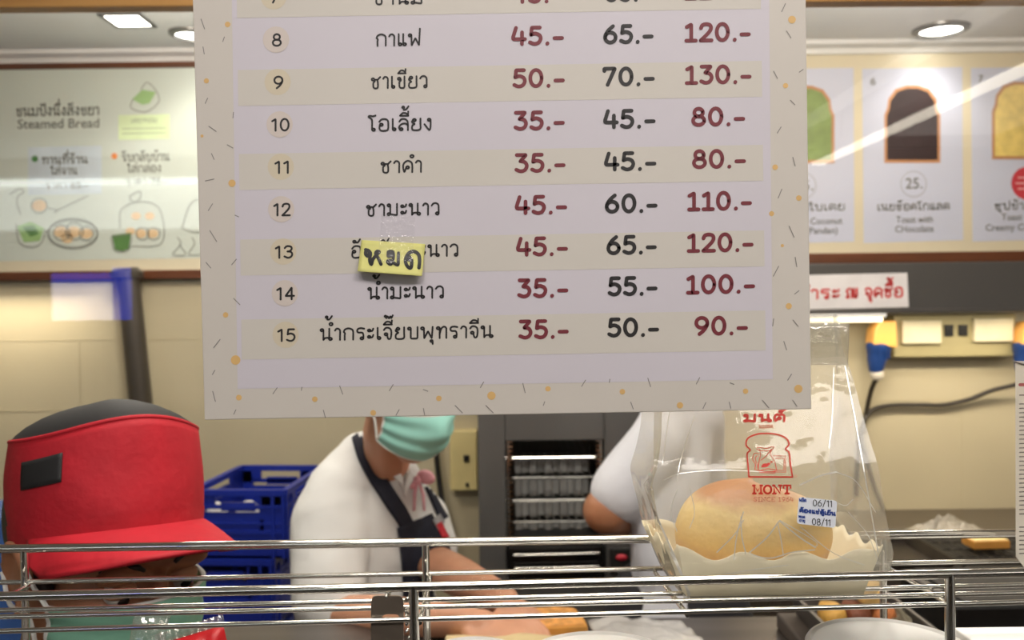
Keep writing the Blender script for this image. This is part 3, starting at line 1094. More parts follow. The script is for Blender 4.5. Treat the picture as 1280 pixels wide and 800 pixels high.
def bagring(s):
    """cross section at height share s: x half widths, depth"""
    z = zf - .0015 + s * .205
    if s < .5:
        k = s / .5
    xl = .1225 - .004 * math.sin(min(s, .42) / .42 * PI / 2) - .006 * math.exp(-((s - .4) / .1) ** 2)
    xr = .2560
    # bottom box -> bulge over the tray -> flat folded top
    lx = [(0, .1240), (.06, .1190), (.2, .1085), (.33, .1015), (.40, .0985), (.45, .101), (.60, .1045), (.8, .1075), (1.0, .1105)]
    rx = [(0, .2580), (.06, .2680), (.16, .2730), (.28, .2695), (.40, .2660), (.6, .2610), (.85, .2540), (1.0, .2505)]
    fr = [(0, .6400), (.06, .6365), (.2, .6350), (.45, .6420), (.7, .6640), (.88, .6800), (1.0, .6830)]
    bk = [(0, .7460), (.06, .7520), (.2, .7560), (.45, .7420), (.7, .7080), (.88, .6870), (1.0, .6850)]

    def ip(t):
        for (a, v), (b_, w_) in zip(t, t[1:]):
            if a <= s <= b_:
                q = (s - a) / (b_ - a)
                return v + (w_ - v) * q
        return t[-1][1]
    return ip(lx), ip(rx), ip(fr), ip(bk), z


NB, NS = 72, 56
m = MB()
rs = []
for i in range(NS + 1):
    s = i / NS
    xl, xr, yf, yb, z = bagring(s)
    ring = []
    for k in range(NB):
        L = 4 * k / NB
        side = int(L)
        f_ = L - side
        gus = .010 * math.sin(f_ * PI) * min(1, s * 2.2)
        if side == 0:
            p = Vector((xl + (xr - xl) * f_, yf, z))
            p.y += -.0035 * math.sin(f_ * PI) * (1 - s) * 0 + .0
        elif side == 1:
            p = Vector((xr - gus * (1 - .7 * s), yf + (yb - yf) * f_, z))
        elif side == 2:
            p = Vector((xr + (xl - xr) * f_, yb, z))
        else:
            p = Vector((xl + gus, yb + (yf - yb) * f_, z))
        q = Vector((p.x * 28, p.y * 22, p.z * 26))
        amp = .0018 * min(1, s * 5) * (1.0 if s < .86 else .35)
        w1 = mnoise.noise(q) + .5 * abs(mnoise.noise(q * 2.3 + Vector((3, 1, 7))))
        dirv = Vector((p.x - (xl + xr) / 2, (p.y - (yf + yb) / 2) * 1.6, 0))
        if dirv.length > 1e-6:
            dirv.normalize()
        p = p + dirv * amp * w1
        p.z = max(p.z - (p.y - DF) * .075 * (1 - s), 0) if s < 1 else p.z
        ring.append(p)
    rs.append(ring)
V = m.rings(rs, cap=False)
m.face(list(reversed(V[0])))
bag = m.build('plastic_bag', M_bag, smooth=60)
tag(bag, 'clear plastic bakery bag with red print and folded top standing on the rack', 'plastic bag')
me = bag.data.copy(); me.transform(Matrix.Translation(ORG[bag.name]))
bag_bvh = bvh_of(me)
bpy.data.meshes.remove(me)
fb = on_surface(bag_bvh, .0006)
fb2 = on_surface(bag_bvh, .0010)
fb3 = on_surface(bag_bvh, .0014)


def fbs(k):
    return on_surface(bag_bvh, k)


# folded top flap with its tape band
m = MB()


def flap(u, v):
    p = Vector((848 + 214 * u - 2 * v, 404 + 52 * v))
    d = .6785 - .0028 * math.sin(PI * v) + .0012 * mnoise.noise(Vector((u * 9, v * 5, 1)))
    return U(p.x, p.y, d)


m.grid(flap, 40, 10)
M_flap = film('folded_film', .10, haze=.34, haze_rgb=(206, 202, 186), rough=.1, bump=.7, bscale=50)
m.build('folded_flap', M_flap, bag, smooth=180, solid=.0006)
# creases and seams of the film, their bright glints painted as white strips
M_crease_glint = film('crease_film', .4, haze=.9, haze_rgb=(255, 255, 250), rough=.25)
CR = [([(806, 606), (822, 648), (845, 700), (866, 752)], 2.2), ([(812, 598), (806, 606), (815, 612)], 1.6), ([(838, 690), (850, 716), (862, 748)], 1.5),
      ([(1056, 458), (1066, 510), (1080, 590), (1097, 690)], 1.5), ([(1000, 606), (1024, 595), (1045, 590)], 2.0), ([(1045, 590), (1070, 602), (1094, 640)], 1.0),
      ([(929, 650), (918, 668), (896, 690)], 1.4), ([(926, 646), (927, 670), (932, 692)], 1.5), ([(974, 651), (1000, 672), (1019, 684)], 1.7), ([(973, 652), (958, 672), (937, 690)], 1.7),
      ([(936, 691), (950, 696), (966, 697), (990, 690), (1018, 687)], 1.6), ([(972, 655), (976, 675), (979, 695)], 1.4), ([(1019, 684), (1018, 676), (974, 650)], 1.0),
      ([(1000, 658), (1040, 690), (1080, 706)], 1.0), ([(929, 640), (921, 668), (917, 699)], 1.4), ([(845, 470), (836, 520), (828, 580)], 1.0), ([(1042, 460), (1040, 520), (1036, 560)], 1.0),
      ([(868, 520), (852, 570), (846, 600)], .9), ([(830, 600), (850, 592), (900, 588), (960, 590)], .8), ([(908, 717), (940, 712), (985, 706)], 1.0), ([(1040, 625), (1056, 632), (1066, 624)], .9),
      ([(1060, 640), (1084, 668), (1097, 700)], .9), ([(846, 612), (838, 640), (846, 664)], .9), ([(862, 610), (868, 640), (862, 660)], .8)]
m = MB()
for pts, wd in CR:
    ribbon(m, [tuple(v)[:2] for v in catmull([(x, y, 0) for x, y in pts], 6)], wd, fb)
m.build('film_creases', M_crease_glint, bag, smooth=0)
# printed emblem
M_rp = mat('red_bag_print', (206, 44, 30), .5, 0, .04)
M_rpf = mat('faded_red_print', (206, 120, 100), .5, 0, .04)
ox, oy, k = 900, 500, 160 / 753.


def E(pts):
    return [(ox + x * k, oy + y * k) for x, y in pts]


m = MB()
write(m, 'มนต์', 928.5, 982.5, 528.5, 11.5, 3.0, fb2, slope=-.01)
bread = catmull([(168, 452, 0), (162, 380, 0), (158, 318, 0), (176, 296, 0), (152, 268, 0), (162, 228, 0), (215, 204, 0), (270, 199, 0), (330, 204, 0), (385, 226, 0), (404, 262, 0), (384, 290, 0), (404, 312, 0), (412, 380, 0), (424, 452, 0)], 6)
ribbon(m, E([tuple(v)[:2] for v in bread]), 1.9, fb2)
ribbon(m, E([(168, 452), (424, 452)]), 1.9, fb2)
for pts in (S((228, 290), (236, 320), (228, 360), (224, 400), (236, 418), (320, 420), (326, 390), (312, 350), (296, 320), (300, 290)), S((216, 292), (222, 280), (270, 286), (312, 276), (300, 296), (250, 300), (216, 292)),
            S((226, 318), (200, 316), (190, 350), (206, 380), (204, 408), (222, 416)), S((222, 330), (208, 336), (206, 356), (220, 384), (218, 402)), S((300, 292), (270, 330), (238, 356)),
            Lp((312, 330), (384, 332), (384, 426), (312, 424)), Lp((326, 344), (376, 346), (374, 416), (330, 414)), Lp((230, 422), (230, 428), (322, 430)), S((240, 414), (280, 406), (322, 412))):
    ribbon(m, E(pts), .85, fb2)
for x, y, rx_, ry_ in ((264, 386, 20, 11), (284, 378, 10, 7), (250, 392, 10, 7), (300, 366, 8, 5)):
    disc(m, ox + x * k, oy + y * k, rx_ * k, fb2, ry=ry_ * k, n=12)
# slab-serif capitals
SL = {
    'M': (1.0, [[(.14, 0), (.14, 1), (.5, .3), (.86, 1), (.86, 0)], [(0, .0), (.3, .0)], [(.7, 0), (1, 0)], [(0, 1), (.2, 1)], [(.8, 1), (1, 1)]]),
    'O': (.86, [circ(.43, .5, .4, ry=.5, n=22)]),
    'N': (.94, [[(.14, 0), (.14, 1), (.78, .02), (.78, 1)], [(0, 0), (.3, 0)], [(0, 1), (.16, 1)], [(.64, 1), (.94, 1)]]),
    'T': (.86, [[(.43, 0), (.43, 1)], [(.05, .72), (.05, 1), (.81, 1), (.81, .72)], [(.24, 0), (.62, 0)]]),
    'S': (.7, [S((.62, .85), (.35, 1), (.08, .8), (.32, .53), (.62, .25), (.35, 0), (.06, .18))]),
    'I': (.4, [[(.2, 0), (.2, 1)], [(.02, 0), (.38, 0)], [(.02, 1), (.38, 1)]]),
    'C': (.74, [S((.68, .85), (.4, 1), (.08, .7), (.08, .3), (.4, 0), (.68, .16))]),
    'E': (.7, [[(.64, .8), (.64, 1), (.1, 1), (.1, 0), (.64, 0), (.64, .2)], [(.1, .52), (.45, .52)]]),
}


def slab(m, text, x0, x1, base, h, wpx, fm, slope=-.0):
    tot = sum((SL[c][0] if c in SL else .3 if c == ' ' else G[c][0]) + .16 for c in text) - .16
    kx = (x1 - x0 - wpx) / tot
    x = 0
    for c in text:
        if c == ' ':
            x += .46
            continue
        wd, st = SL[c] if c in SL else G[c]
        for s in st:
            ribbon(m, [(x0 + wpx / 2 + (x + a) * kx, base - wpx / 2 - b_ * (h - wpx) + (x0 + (x + a) * kx - (x0 + x1) / 2) * slope) for a, b_ in s], wpx, fm)
        x += wd + .16


slab(m, 'MONT', 939.5, 989.5, 618, 12.5, 2.5, fb2)
m.build('printed_emblem', M_rp, bag, smooth=0)
m = MB()
slab(m, 'SINCE 1964', 941, 991.5, 627, 6, .8, fb2)
write(m, 'นมสด', 948, 966, 536, 5, .9, fb2)
ribbon(m, circ(993.5, 595.2, 1.6), .5, fb2)
m.build('faint_print', M_rpf, bag, smooth=0)
# date sticker
M_stk = mat('white_sticker', (226, 230, 240), .45, 0, .01)
m = MB()
cs = [(998.5, 621), (1046.5, 626), (1044, 660), (996, 654.5)]
poly = []
for i in range(4):
    a, b_, c_ = Vector(cs[i - 1]), Vector(cs[i]), Vector(cs[(i + 1) % 4])
    p, q = b_ + (a - b_).normalized() * 4, b_ + (c_ - b_).normalized() * 4
    for t_ in (0, .25, .5, .75, 1):
        v = p * (1 - t_) ** 2 + b_ * 2 * t_ * (1 - t_) + q * t_ * t_
        poly.append((v.x, v.y))
pc = fbs(.0016)(1021, 641)


def stk_plane(off):
    # the sticker is stiff: one flat piece, tangent to the film
    n_ = Vector((.05, -1, .22)).normalized()

    def f_(x, y):
        r = ray(x, y)
        t_ = (pc - n_ * -off - CAM_LOC).dot(n_) / r.dot(n_)
        return CAM_LOC + r * t_
    return f_


fill(m, poly, stk_plane(.0026))
m.build('date_sticker', M_stk, bag, smooth=0, solid=.0002)
stk = [o for o in bag.children if o.name.startswith('date_sticker')][0]
m = MB()
for s, x0, x1, y in (('06/ll', 1016, 1040, 633.5), ('08/ll', 1015, 1038, 657)):
    write(m, s, x0, x1, y, 8.6, 1.0, stk_plane(.0031), slope=.06)
m.build('date_numerals', M_ink, stk, smooth=0)
m = MB()
write(m, 'ผลิต'.replace('ผ', 'พ'), 998.5, 1008, 627.5, 4.2, .9, stk_plane(.0031), slope=.1)
write(m, 'ต้องแช่ตู้เย็น', 999, 1045, 643, 5.4, 1.7, stk_plane(.0031), slope=.1)
write(m, 'หมด', 998, 1006.5, 648, 3.6, .9, stk_plane(.0031), slope=.1)
write(m, 'อายุ', 999, 1006.5, 652.6, 3.4, .9, stk_plane(.0031), slope=.1)
m.build('blue_lettering', mat('blue_print', (30, 66, 150), .5), stk, smooth=0)

# ------------------------------------------------------------------ other things on and under the rack
t = thing('printed_carton', U(1335, 707, .70), 'upright white printed carton standing on the rack at the right edge', 'carton')
th_ = math.radians(19)
cu_, cd_ = Vector((math.cos(th_), -math.sin(th_), 0)), Vector((math.sin(th_), math.cos(th_), 0))
c0_ = U(1281, 600, .712)
zt, zb_ = U(1267, 457, .712).z, Zf(.7) + .001


def carton_pt(a, b_, z):
    p = c0_ + cu_ * a + cd_ * b_
    return Vector((p.x, p.y, z))


m = MB()
m.prism([carton_pt(a, b_, zb_) for a, b_ in ((0, 0), (.062, 0), (.062, .036), (0, .036))], (0, 0, zt - zb_))
m.build('box', mat('white_carton', (206, 202, 194), .55, 0, .02), t, smooth=0, bevel=.0008)
m = MB()
m.prism([carton_pt(a, b_, zt) for a, b_ in ((-.0005, -.0008), (.0625, -.0008), (.0625, .037), (-.0005, .037))], (0, 0, .0012))
m.build('lid', mat('carton_edge', (60, 56, 54), .5), t, smooth=0)


def fcp(x, y):
    r = ray(x, y)
    return CAM_LOC + r * ((c0_ - cd_ * .0004 - CAM_LOC).dot(cd_) / r.dot(cd_))


m = MB()
random.seed(11)
for i in range(37):
    y = 494 + i * 5.5
    if i in (1, 28, 29):
        continue
    ribbon(m, [(1274.5, y), (1274.5 + random.uniform(40, 70), y - 1.6)], 1.5, fcp)
m.build('small_print', mat('grey_print', (128, 122, 118), .5), t, smooth=0)
m = MB(); ribbon(m, [(1275, 481), (1340, 479)], 4, fcp); m.build('red_heading', mat('dull_red_print', (176, 96, 96), .5), t, smooth=0)

# round tubs with translucent lids under the rack
M_lid = mat('translucent_lid', (206, 205, 202), .3, 0, .02, spec=.5, sss=.1)
M_tub = mat('white_tub', (222, 220, 214), .4, 0, .02)


def tub(px, ptop, d, r, label):
    c = U(px, ptop, d)
    zt_ = 1.55 - ((ptop - 380) / FPX) * (d + r * .92)
    t = thing('food_tub', (c.x, d, ZT), label, 'tub', 'lidded tubs under the wire rack')
    h = zt_ - ZT
    m = MB(); m.lathe([(r * .80, ZT), (r * .82, ZT + .002), (r * .95, zt_ - .010), (r * .97, zt_ - .008)], (c.x, d, 0), 48); m.build('tub_body', M_tub, t)
    m = MB(); m.lathe([(r * .985, zt_ - .010), (r, zt_ - .008), (r, zt_ - .0035), (r * .975, zt_ - .001), (r * .93, zt_), (r * .90, zt_ - .002), (r * .4, zt_ - .0025), (.001, zt_ - .0025)], (c.x, d, 0), 64); m.build('lid', M_lid, t)


tub(1112, 779, .665, .061, 'round tub with a pale translucent lid directly below the bagged bun')
tub(750, 792, .665, .061, 'round tub with a pale lid on the counter under the middle of the rack')
tub(590, 797, .715, .046, 'smaller round tub lid peeking out beside the bracket plate')
m = MB()
x0, x1 = U(1196, 786, .735).x, U(1390, 786, .735).x
zt_ = U(1240, 786, .735).z
m.bb((x0, .69, ZT), (x1, .74, zt_))
tag(m.build('white_box', mat('plain_white_card', (236, 236, 234), .5, 0, .01), smooth=0, bevel=.0015), 'plain white box under the rack at the right edge', 'box')

# snack packs on the counter at the left
M_clear = film('crinkled_pack_film', .14, haze=.10, rough=.08, bump=.9, bscale=60)


def pouch(cx, cy, d, hw, hh, th, rot, name, label, mtl, cat='snack pack', seal=None):
    c = U(cx, cy, d)
    t = thing(name, (c.x, c.y, ZT), label, cat)
    R = Euler((math.radians(-12), math.radians(rot), math.radians(8))).to_matrix()

    def side(sg):
        def f_(u, v):
            x, z = (u - .5) * 2, (v - .5) * 2
            bul = max(0, (1 - x ** 4)) * max(0, (1 - z ** 4))
            nn = .25 * mnoise.noise(Vector((u * 6, v * 6, cx * .1 + sg)))
            return c + R @ Vector((hw * x, sg * th * bul * (1 + nn), hh * z))
        return f_
    m = MB(); m.grid(side(-1), 20, 20); m.grid(side(1), 20, 20)
    m.build('pack_body', mtl, t, smooth=180)
    for sg in (-1, 1):
        m = MB()
        m.grid(lambda u, v: c + R @ Vector(((u - .5) * 2 * hw * 1.05, .0012 * math.sin(u * 60), sg * (hh + .008 * v))), 40, 2)
        m.build('crimped_seal', M_clear, t, smooth=180, solid=.0004)
    return t


zc = (ZT + .026)
pouch(246, 828, .70, .026, .022, .010, -14, 'snack_pack', 'red snack pack with a clear crimped edge leaning on the counter', mat('red_pack', (176, 18, 26), .3, 0, .1, 40))
pouch(182, 814, .715, .014, .026, .007, 8, 'clear_snack_pack', 'small clear crinkled snack pack beside the red one', M_clear)
# ------------------------------------------------------------------ wall menus
M_pan = mat('pale_menu_print', (200, 209, 200), .28, 0, .012, 5, spec=.6)
M_panL = mat('pale_blue_white_print', (198, 203, 220), .28, 0, .012, 5, spec=.6)
M_panC = mat('cream_menu_border', (214, 205, 178), .3, 0, .015, 5, spec=.6)
M_gink = mat('grey_menu_print', (112, 112, 106), .5)  # ink colour paled to include the reflection haze over the wall menus
YS = 2.868


def ons(k):
    return on_plane(YS - .0006 * k)


def wall_menu(name, x0, x1, y0, y1, fb, label, top=True):
    """framed sign: pixels of the printed sheet, frame width fb"""
    t = thing(name, U((x0 + x1) / 2, y1 + fb, 2.885), label, 'menu sign')
    a, b = U((x0 + x1) / 2, y0, YS), U((x0 + x1) / 2, y1, YS)
    X0, X1 = U(x0, (y0 + y1) / 2, YS).x, U(x1, (y0 + y1) / 2, YS).x
    w_ = fb * YS / FPX
    m = MB()
    m.bb((X0 - w_, YS - .006, b.z - w_), (X1 + w_, YB, b.z))
    if top:
        m.bb((X0 - w_, YS - .006, a.z), (X1 + w_, YB, a.z + w_ * .7))
    m.bb((X0 - w_, YS - .006, b.z), (X0, YB, a.z))
    m.bb((X1, YS - .006, b.z), (X1 + w_, YB, a.z))
    m.build('frame', M_dwood, t, smooth=0, bevel=.003)
    m = MB(); m.bb((X0, YS, b.z), (X1, YB - .003, a.z))
    return t, m


# --- steamed bread menu at the left
t, m = wall_menu('steamed_bread_menu', -290, 545, 86, 338.5, 11, 'framed pale menu about steamed bread on the left back wall')
m.build('printed_sheet', M_panC, t, smooth=0)
m = MB(); fill(m, [(-270, 92), (530, 78), (530, 318), (-270, 331)], ons(1)); m.build('pale_panel', M_pan, t, smooth=0)
m = MB(); fill(m, [(35, 184), (127, 182), (127, 242), (35, 244)], ons(2)); m.build('price_box', mat('pale_blue_box', (196, 208, 216), .3, spec=.6), t, smooth=0)
m = MB(); fill(m, [(148, 144), (212, 142.5), (212, 173.5), (148, 175)], ons(2)); m.build('green_box', mat('pale_green_box', (208, 226, 182), .3, spec=.6), t, smooth=0)
m = MB()
for s, x0, x1, b, h, wd in (('ขนมปังนึ่งสังขยา', 20, 124, 145, 11.5, 2.0), ('ทานที่ร้าน', 52, 110, 205, 9.5, 1.7), ('ใส่จาน', 63, 97, 218.5, 9, 1.5), ('ราคา', 57, 83, 235.5, 8, 1.2), ('65.-', 88, 110, 235.5, 9, 1.6),
                        ('รับกลับบ้าน', 152, 212, 201.5, 9.5, 1.3), ('ใส่กล่อง'.replace('ส่', 'ส่'), 159, 201, 215.5, 9, 1.2), ('ราคา', 158, 183, 231, 8, 1.1), ('75.-', 188, 210, 231, 9, 1.5)):
    write(m, s, x0, x1, b, h, wd, ons(3))
latin(m, 'Steamed Bread', 22, 124, 160, 11.5, ons(3), bold=.012)
m.build('lettering', M_gink, t, smooth=0)
m = MB()
write(m, 'เตยหอม', 164, 196, 153.5, 6, .8, ons(3))
for y in (161, 167):
    ribbon(m, [(153, y), (207, y - 1)], .9, ons(3))
m.build('green_box_lettering', mat('soft_grey_print', (150, 164, 140), .5), t, smooth=0)
m = MB(); disc(m, 43.5, 198.5, 4, ons(3)); m.build('green_dot', mat('green_print', (78, 130, 74), .5), t, smooth=0)
m = MB(); disc(m, 143, 195, 3.8, ons(3)); m.build('orange_dot', mat('orange_print', (232, 140, 70), .5), t, smooth=0)
M_gr = mat('leaf_green_print', (86, 128, 70), .5)
M_gr2 = mat('pale_leaf_print', (150, 186, 124), .5)
M_br = mat('bread_print', (218, 190, 150), .5)
M_line = mat('sketch_line_print', (120, 122, 114), .5)
m = MB()
fill(m, [(165, 124), (178, 112), (195, 115), (187, 129), (178, 131)], ons(3))
fill(m, [(21, 283), (38, 277), (55, 285), (50, 301), (30, 303)], ons(3))
m.build('green_drawing', M_gr2, t, smooth=0)
m = MB()
fill(m, [(140, 294), (164, 291), (161, 311), (153, 314), (144, 312)], ons(4))
fill(m, [(28, 284), (42, 282), (49, 292), (38, 296)], ons(4))
m.build('green_cup_drawing', M_gr, t, smooth=0)
m = MB()
for x, y, r in ((49, 257, 9), (76, 290, 9), (92, 290, 9), (108, 292, 8), (84, 298, 8), (163, 289, 6), (176, 292, 7), (191, 292, 7), (170, 270, 6), (187, 270, 6)):
    disc(m, x, y, r, ons(3), ry=r * .8, n=14)
m.build('bread_drawing', M_br, t, smooth=0)
m = MB()
for pts in (circ(49, 257, 10, ry=9.5), [(60, 260), (72, 263), (90, 254), (110, 245)], [(72, 263), (68, 266)], circ(91, 291, 31, ry=18, n=30), circ(91, 293, 31, ry=18, n=30), S((150, 285), (152, 262), (176, 252), (200, 262), (202, 304), (160, 308)),
            S((166, 252), (162, 246), (174, 239), (176, 246), (170, 253)), Lp((140, 296), (164, 293)), S((139, 297), (144, 313), (160, 313), (165, 296)), S((20, 280), (24, 303), (40, 309), (52, 303), (58, 286)),
            S((166, 124), (164, 135), (182, 140), (198, 128), (196, 115), (184, 103), (176, 112)), S((12, 243), (24, 236), (30, 240), (22, 246), (22, 258), (26, 268)), circ(77, 291, 10), circ(93, 289, 11), circ(108, 292, 9),
            circ(178, 292, 8), circ(192, 292, 8), S((228, 283), (236, 258), (246, 250), (262, 250)), S((226, 284), (240, 290), (256, 290)), S((222, 297), (226, 305), (216, 318), (232, 318), (224, 306)), S((240, 297), (243, 305), (236, 318), (252, 318))):
    ribbon(m, pts, 1.1, ons(5))
m.build('line_drawing', M_line, t, smooth=0)

# --- toast menu at the right
t, m = wall_menu('toast_menu', 760, 1560, 67, 315, 13, 'framed toast menu with pictures of bread slices on the right back wall', False)
m.build('printed_sheet', M_panC, t, smooth=0)
for x0, x1 in ((872, 1066), (1076.5, 1202), (1212.5, 1350)):
    m = MB(); fill(m, [(x0 + 1, 86 - (x0 - 1076) * .008), (x1 + 1, 84.5 - (x1 - 1076) * .006), (x1 + 2, 302 - (x1 - 1076) * .014), (x0 + 3, 304 - (x0 - 1076) * .014)], ons(1)); m.build('menu_panel', M_panL, t, smooth=0)
M_crust = mat('toast_crust_print', (186, 134, 92), .5)


def toast(cx, cy, rgb, nm, w_=35, h_=48):
    def shape(k):
        pts = [(-1, 1), (-1.0, -.25), (-.9, -.42), (-.86, -.66), (-.6, -.92), (-.2, -1.02), (.2, -1.02), (.6, -.92), (.86, -.66), (.9, -.42), (1, -.25), (1, 1)]
        return [(cx + a * w_ * k, cy + b_ * h_ * (k if k == 1 else k + .02)) for a, b_ in pts]
    m = MB(); fill(m, shape(1), ons(2)); o = m.build('toast_picture', M_crust, t, smooth=0)
    m = MB(); fill(m, shape(.9), ons(3)); m.build('toast_spread', mat(nm, rgb, .5, 0, .12, 30), o, smooth=0)


toast(1008, 156, (128, 150, 84), 'green_spread_print')
toast(1140.5, 155.5, (50, 36, 38), 'chocolate_spread_print')
toast(1275, 151, (226, 202, 118), 'yellow_spread_print')
m = MB()
for s, x0, x1, b, h, wd in (('สังขยาใบเตย', 962, 1056, 264, 9, 1.6), ('เนยช็อคโกแลต', 1097, 1187, 263, 9, 1.6), ('ซุปข้าวโพด', 1243, 1320, 262, 9, 1.6)):
    write(m, s, x0, x1, b, h, wd, ons(3))
for s, x0, x1, b, h in (('25.', 1132, 1153, 235.5, 13), ('Coconut', 1013, 1053, 280, 8), ('(Pandan)', 1008, 1047, 292, 8), ('Toast with', 1120, 1166, 278, 8), ('CHocolate', 1119, 1167, 290, 8),
                        ('Toast with', 1252, 1300, 275, 8), ('Creamy Corn', 1232, 1296, 288, 8), ('6', 1088, 1095, 106, 9), ('7', 1223, 1229, 103, 9), ('35.', 992, 1017, 238, 13), ('Toast with', 966, 1008, 280, 8)):
    latin(m, s, x0, x1, b, h, ons(3), bold=.01)
m.build('lettering', M_gink, t, smooth=0)
m = MB(); ribbon(m, circ(1142, 230, 16, n=24), 1.4, ons(2)); ribbon(m, circ(1004, 232, 16, n=24), 1.4, ons(2)); m.build('price_rings', mat('pale_ring_print', (176, 178, 186), .5), t, smooth=0)
m = MB(); disc(m, 1285, 229, 21, ons(2)); o = m.build('red_badge', mat('red_badge_print', (196, 60, 70), .45), t, smooth=0)
m = MB()
for y, l in ((222, 12), (229, 15), (236, 12)):
    ribbon(m, [(1285 - l, y), (1285 + l, y)], 2, ons(3))
m.build('badge_lines', mat('pale_badge_print', (230, 170, 172), .5), o, smooth=0)

# ------------------------------------------------------------------ dark fascia under the toast menu, red notice, tube lamp, socket panel
p0, p1 = U(1140, 327, 2.8), U(1140, 391, 2.8)
m = MB()
m.bb((.62, 2.78, p1.z), (2.6, YB, p0.z - .004))
m.bb((.62, 2.765, p1.z), (2.6, 2.78, p1.z + .012))
tag(m.build('hood_fascia', mat('grey_painted_steel', (96, 94, 92), .3, .4, .05, 4), smooth=0, bevel=.003), 'long dark grey steel fascia on the wall below the toast menu', 'hood')
fn = on_plane(2.776)
m = MB(); m.prism([fn(*p) for p in ((905, 346), (1134, 341), (1136, 384), (907, 389))], (0, .003, 0))
nb = tag(m.build('red_lettered_notice', mat('white_notice', (226, 224, 226), .5), smooth=0), 'white notice with red lettering on the dark fascia under the toast menu', 'sign')
m = MB(); [write(m, s_, x0, x1, b_, 14, 2.8, on_plane(2.7755), gap=.12) for s_, x0, x1, b_ in (('กรุณา', 926, 988, 376), ('ชำระ', 996, 1050, 374.5), ('ณ', 1057, 1072.5, 373.5), ('จุดซื้อ', 1080.5, 1129, 372.5))]
m.build('lettering', mat('notice_red', (206, 62, 62), .5), nb, smooth=0)

p = U(1060, 397, 2.74)
t = thing('tube_lamp', (p.x, 2.79, p1.z - .03), 'slim white tube lamp under the dark fascia beside the socket panel', 'lamp')
xa, xb = .72, U(1112, 397, 2.74).x
m = MB(); m.bb((xa, 2.76, p1.z - .012), (xb, 2.80, p1.z)); m.build('housing', M_ceil, t, smooth=0, bevel=.002)
m = MB(); m.tube([(xa + .02, 2.775, p1.z - .018), (xb - .01, 2.775, p1.z - .018)], .009, 12); m.build('tube', mat('lit_warm_tube', (255, 246, 220), .5, emit=(255, 236, 190), estr=2.5), t)

pa, pb = U(1117, 392, 2.83), U(1270, 445, 2.83)
t = thing('socket_panel', ((pa.x + pb.x) / 2, YB, pb.z), 'olive cream socket panel with two flap covers and two black sockets', 'electrical panel')
M_olive = mat('olive_cream_metal', (170, 160, 118), .45, .1, .04)
m = MB(); m.bb((pa.x, 2.83, pb.z), (pb.x, YB, pa.z - .005)); m.build('panel_box', M_olive, t, smooth=0, bevel=.004)
for x0, y0, x1, y1 in ((1128, 401, 1177, 429.5), (1218, 398.5, 1267, 427)):
    a, b = U(x0, y0, 2.815), U(x1, y1, 2.815)
    m = MB(); m.bb((a.x, 2.812, b.z), (b.x, 2.832, a.z)); m.build('flap_cover', mat('ivory_plastic', (226, 218, 184), .4), t, smooth=0, bevel=.004)
for x0, y0, x1, y1 in ((1181, 406, 1192, 420.5), (1198.5, 406, 1210, 420)):
    a, b = U(x0, y0, 2.825), U(x1, y1, 2.825)
    m = MB(); m.bb((a.x, 2.824, b.z), (b.x, 2.831, a.z)); s = m.build('socket', M_black, t, smooth=0, bevel=.002)
    m = MB(); m.box(((a.x + b.x) / 2, 2.8235, (a.z + b.z) / 2), (.008, .002, .012)); m.build('socket_hole', mat('socket_pit', (4, 4, 4), .6), s, smooth=0)

M_oran = mat('yellow_orange_plastic', (236, 176, 92), .4, 0, .05)
M_blue = mat('blue_plug_plastic', (26, 56, 112), .35, 0, .1)


def plug(cx, side, label, path):
    c = U(cx, 430, 2.80)
    t = thing('industrial_plug', (c.x, 2.80, U(cx, 476, 2.8).z), label, 'plug', 'industrial plugs on the socket panel')
    k = 2.8 / FPX
    m = MB()
    q = [U(cx + side * a, y, 2.80) for a, y in ((17, 401), (-3, 402), (-10, 412), (-12, 430), (18, 434.5))]
    m.prism([p + Vector((0, -.03, 0)) for p in q], (0, .07, 0)); m.build('angled_socket', M_oran, t, smooth=0, bevel=.005)
    m = MB()
    m.lathe([(.030, .0), (.036, -.006), (.036, -.020), (.031, -.028), (.030, -.05), (.024, -.078), (.020, -.092), (.001, -.094)], U(cx - side * 1, 429, 2.80), 18, Euler((0, math.radians(6 * side), 0)).to_matrix())
    for i in range(10):
        a = 2 * PI * i / 10
        p = U(cx - side * 1, 429, 2.80)
        m.tube([p + Vector((.036 * math.cos(a), .036 * math.sin(a), -.004)), p + Vector((.030 * math.cos(a), .030 * math.sin(a), -.05))], .003, 6)
    m.build('plug_body', M_blue, t)
    m = MB(); pt = U(cx - side * 3, 463, 2.80); m.lathe([(.018, 0), (.021, -.006), (.019, -.022), (.012, -.03), (.001, -.03)], pt, 16); m.build('cable_gland', mat('pale_gland', (206, 200, 186), .5), t)
    m = MB(); m.tube(catmull(path, 8), .0075, 10); m.build('cable', mat('dark_cable', (52, 46, 38), .5), t)


plug(1099, 1, 'blue plug in an orange socket left of the socket panel, cable down the wall',
     [U(*p) for p in ((1096, 472, 2.8), (1089, 488, 2.84), (1082, 520, 2.87), (1077, 548, 2.88), (1083, 575, 2.88), (1094, 612, 2.88), (1102, 632, 2.87), (1107, 655, 2.86), (1112, 668, 2.8))])
plug(1283, 1, 'blue plug in an orange socket at the right frame edge, cable trailing left',
     [U(*p) for p in ((1280, 472, 2.8), (1272, 480, 2.84), (1240, 488, 2.86), (1212, 499, 2.875), (1180, 506, 2.88), (1150, 506, 2.88), (1110, 507, 2.88), (1088, 514, 2.875), (1079, 530, 2.86), (1073, 560, 2.87), (1070, 620, 2.88))])

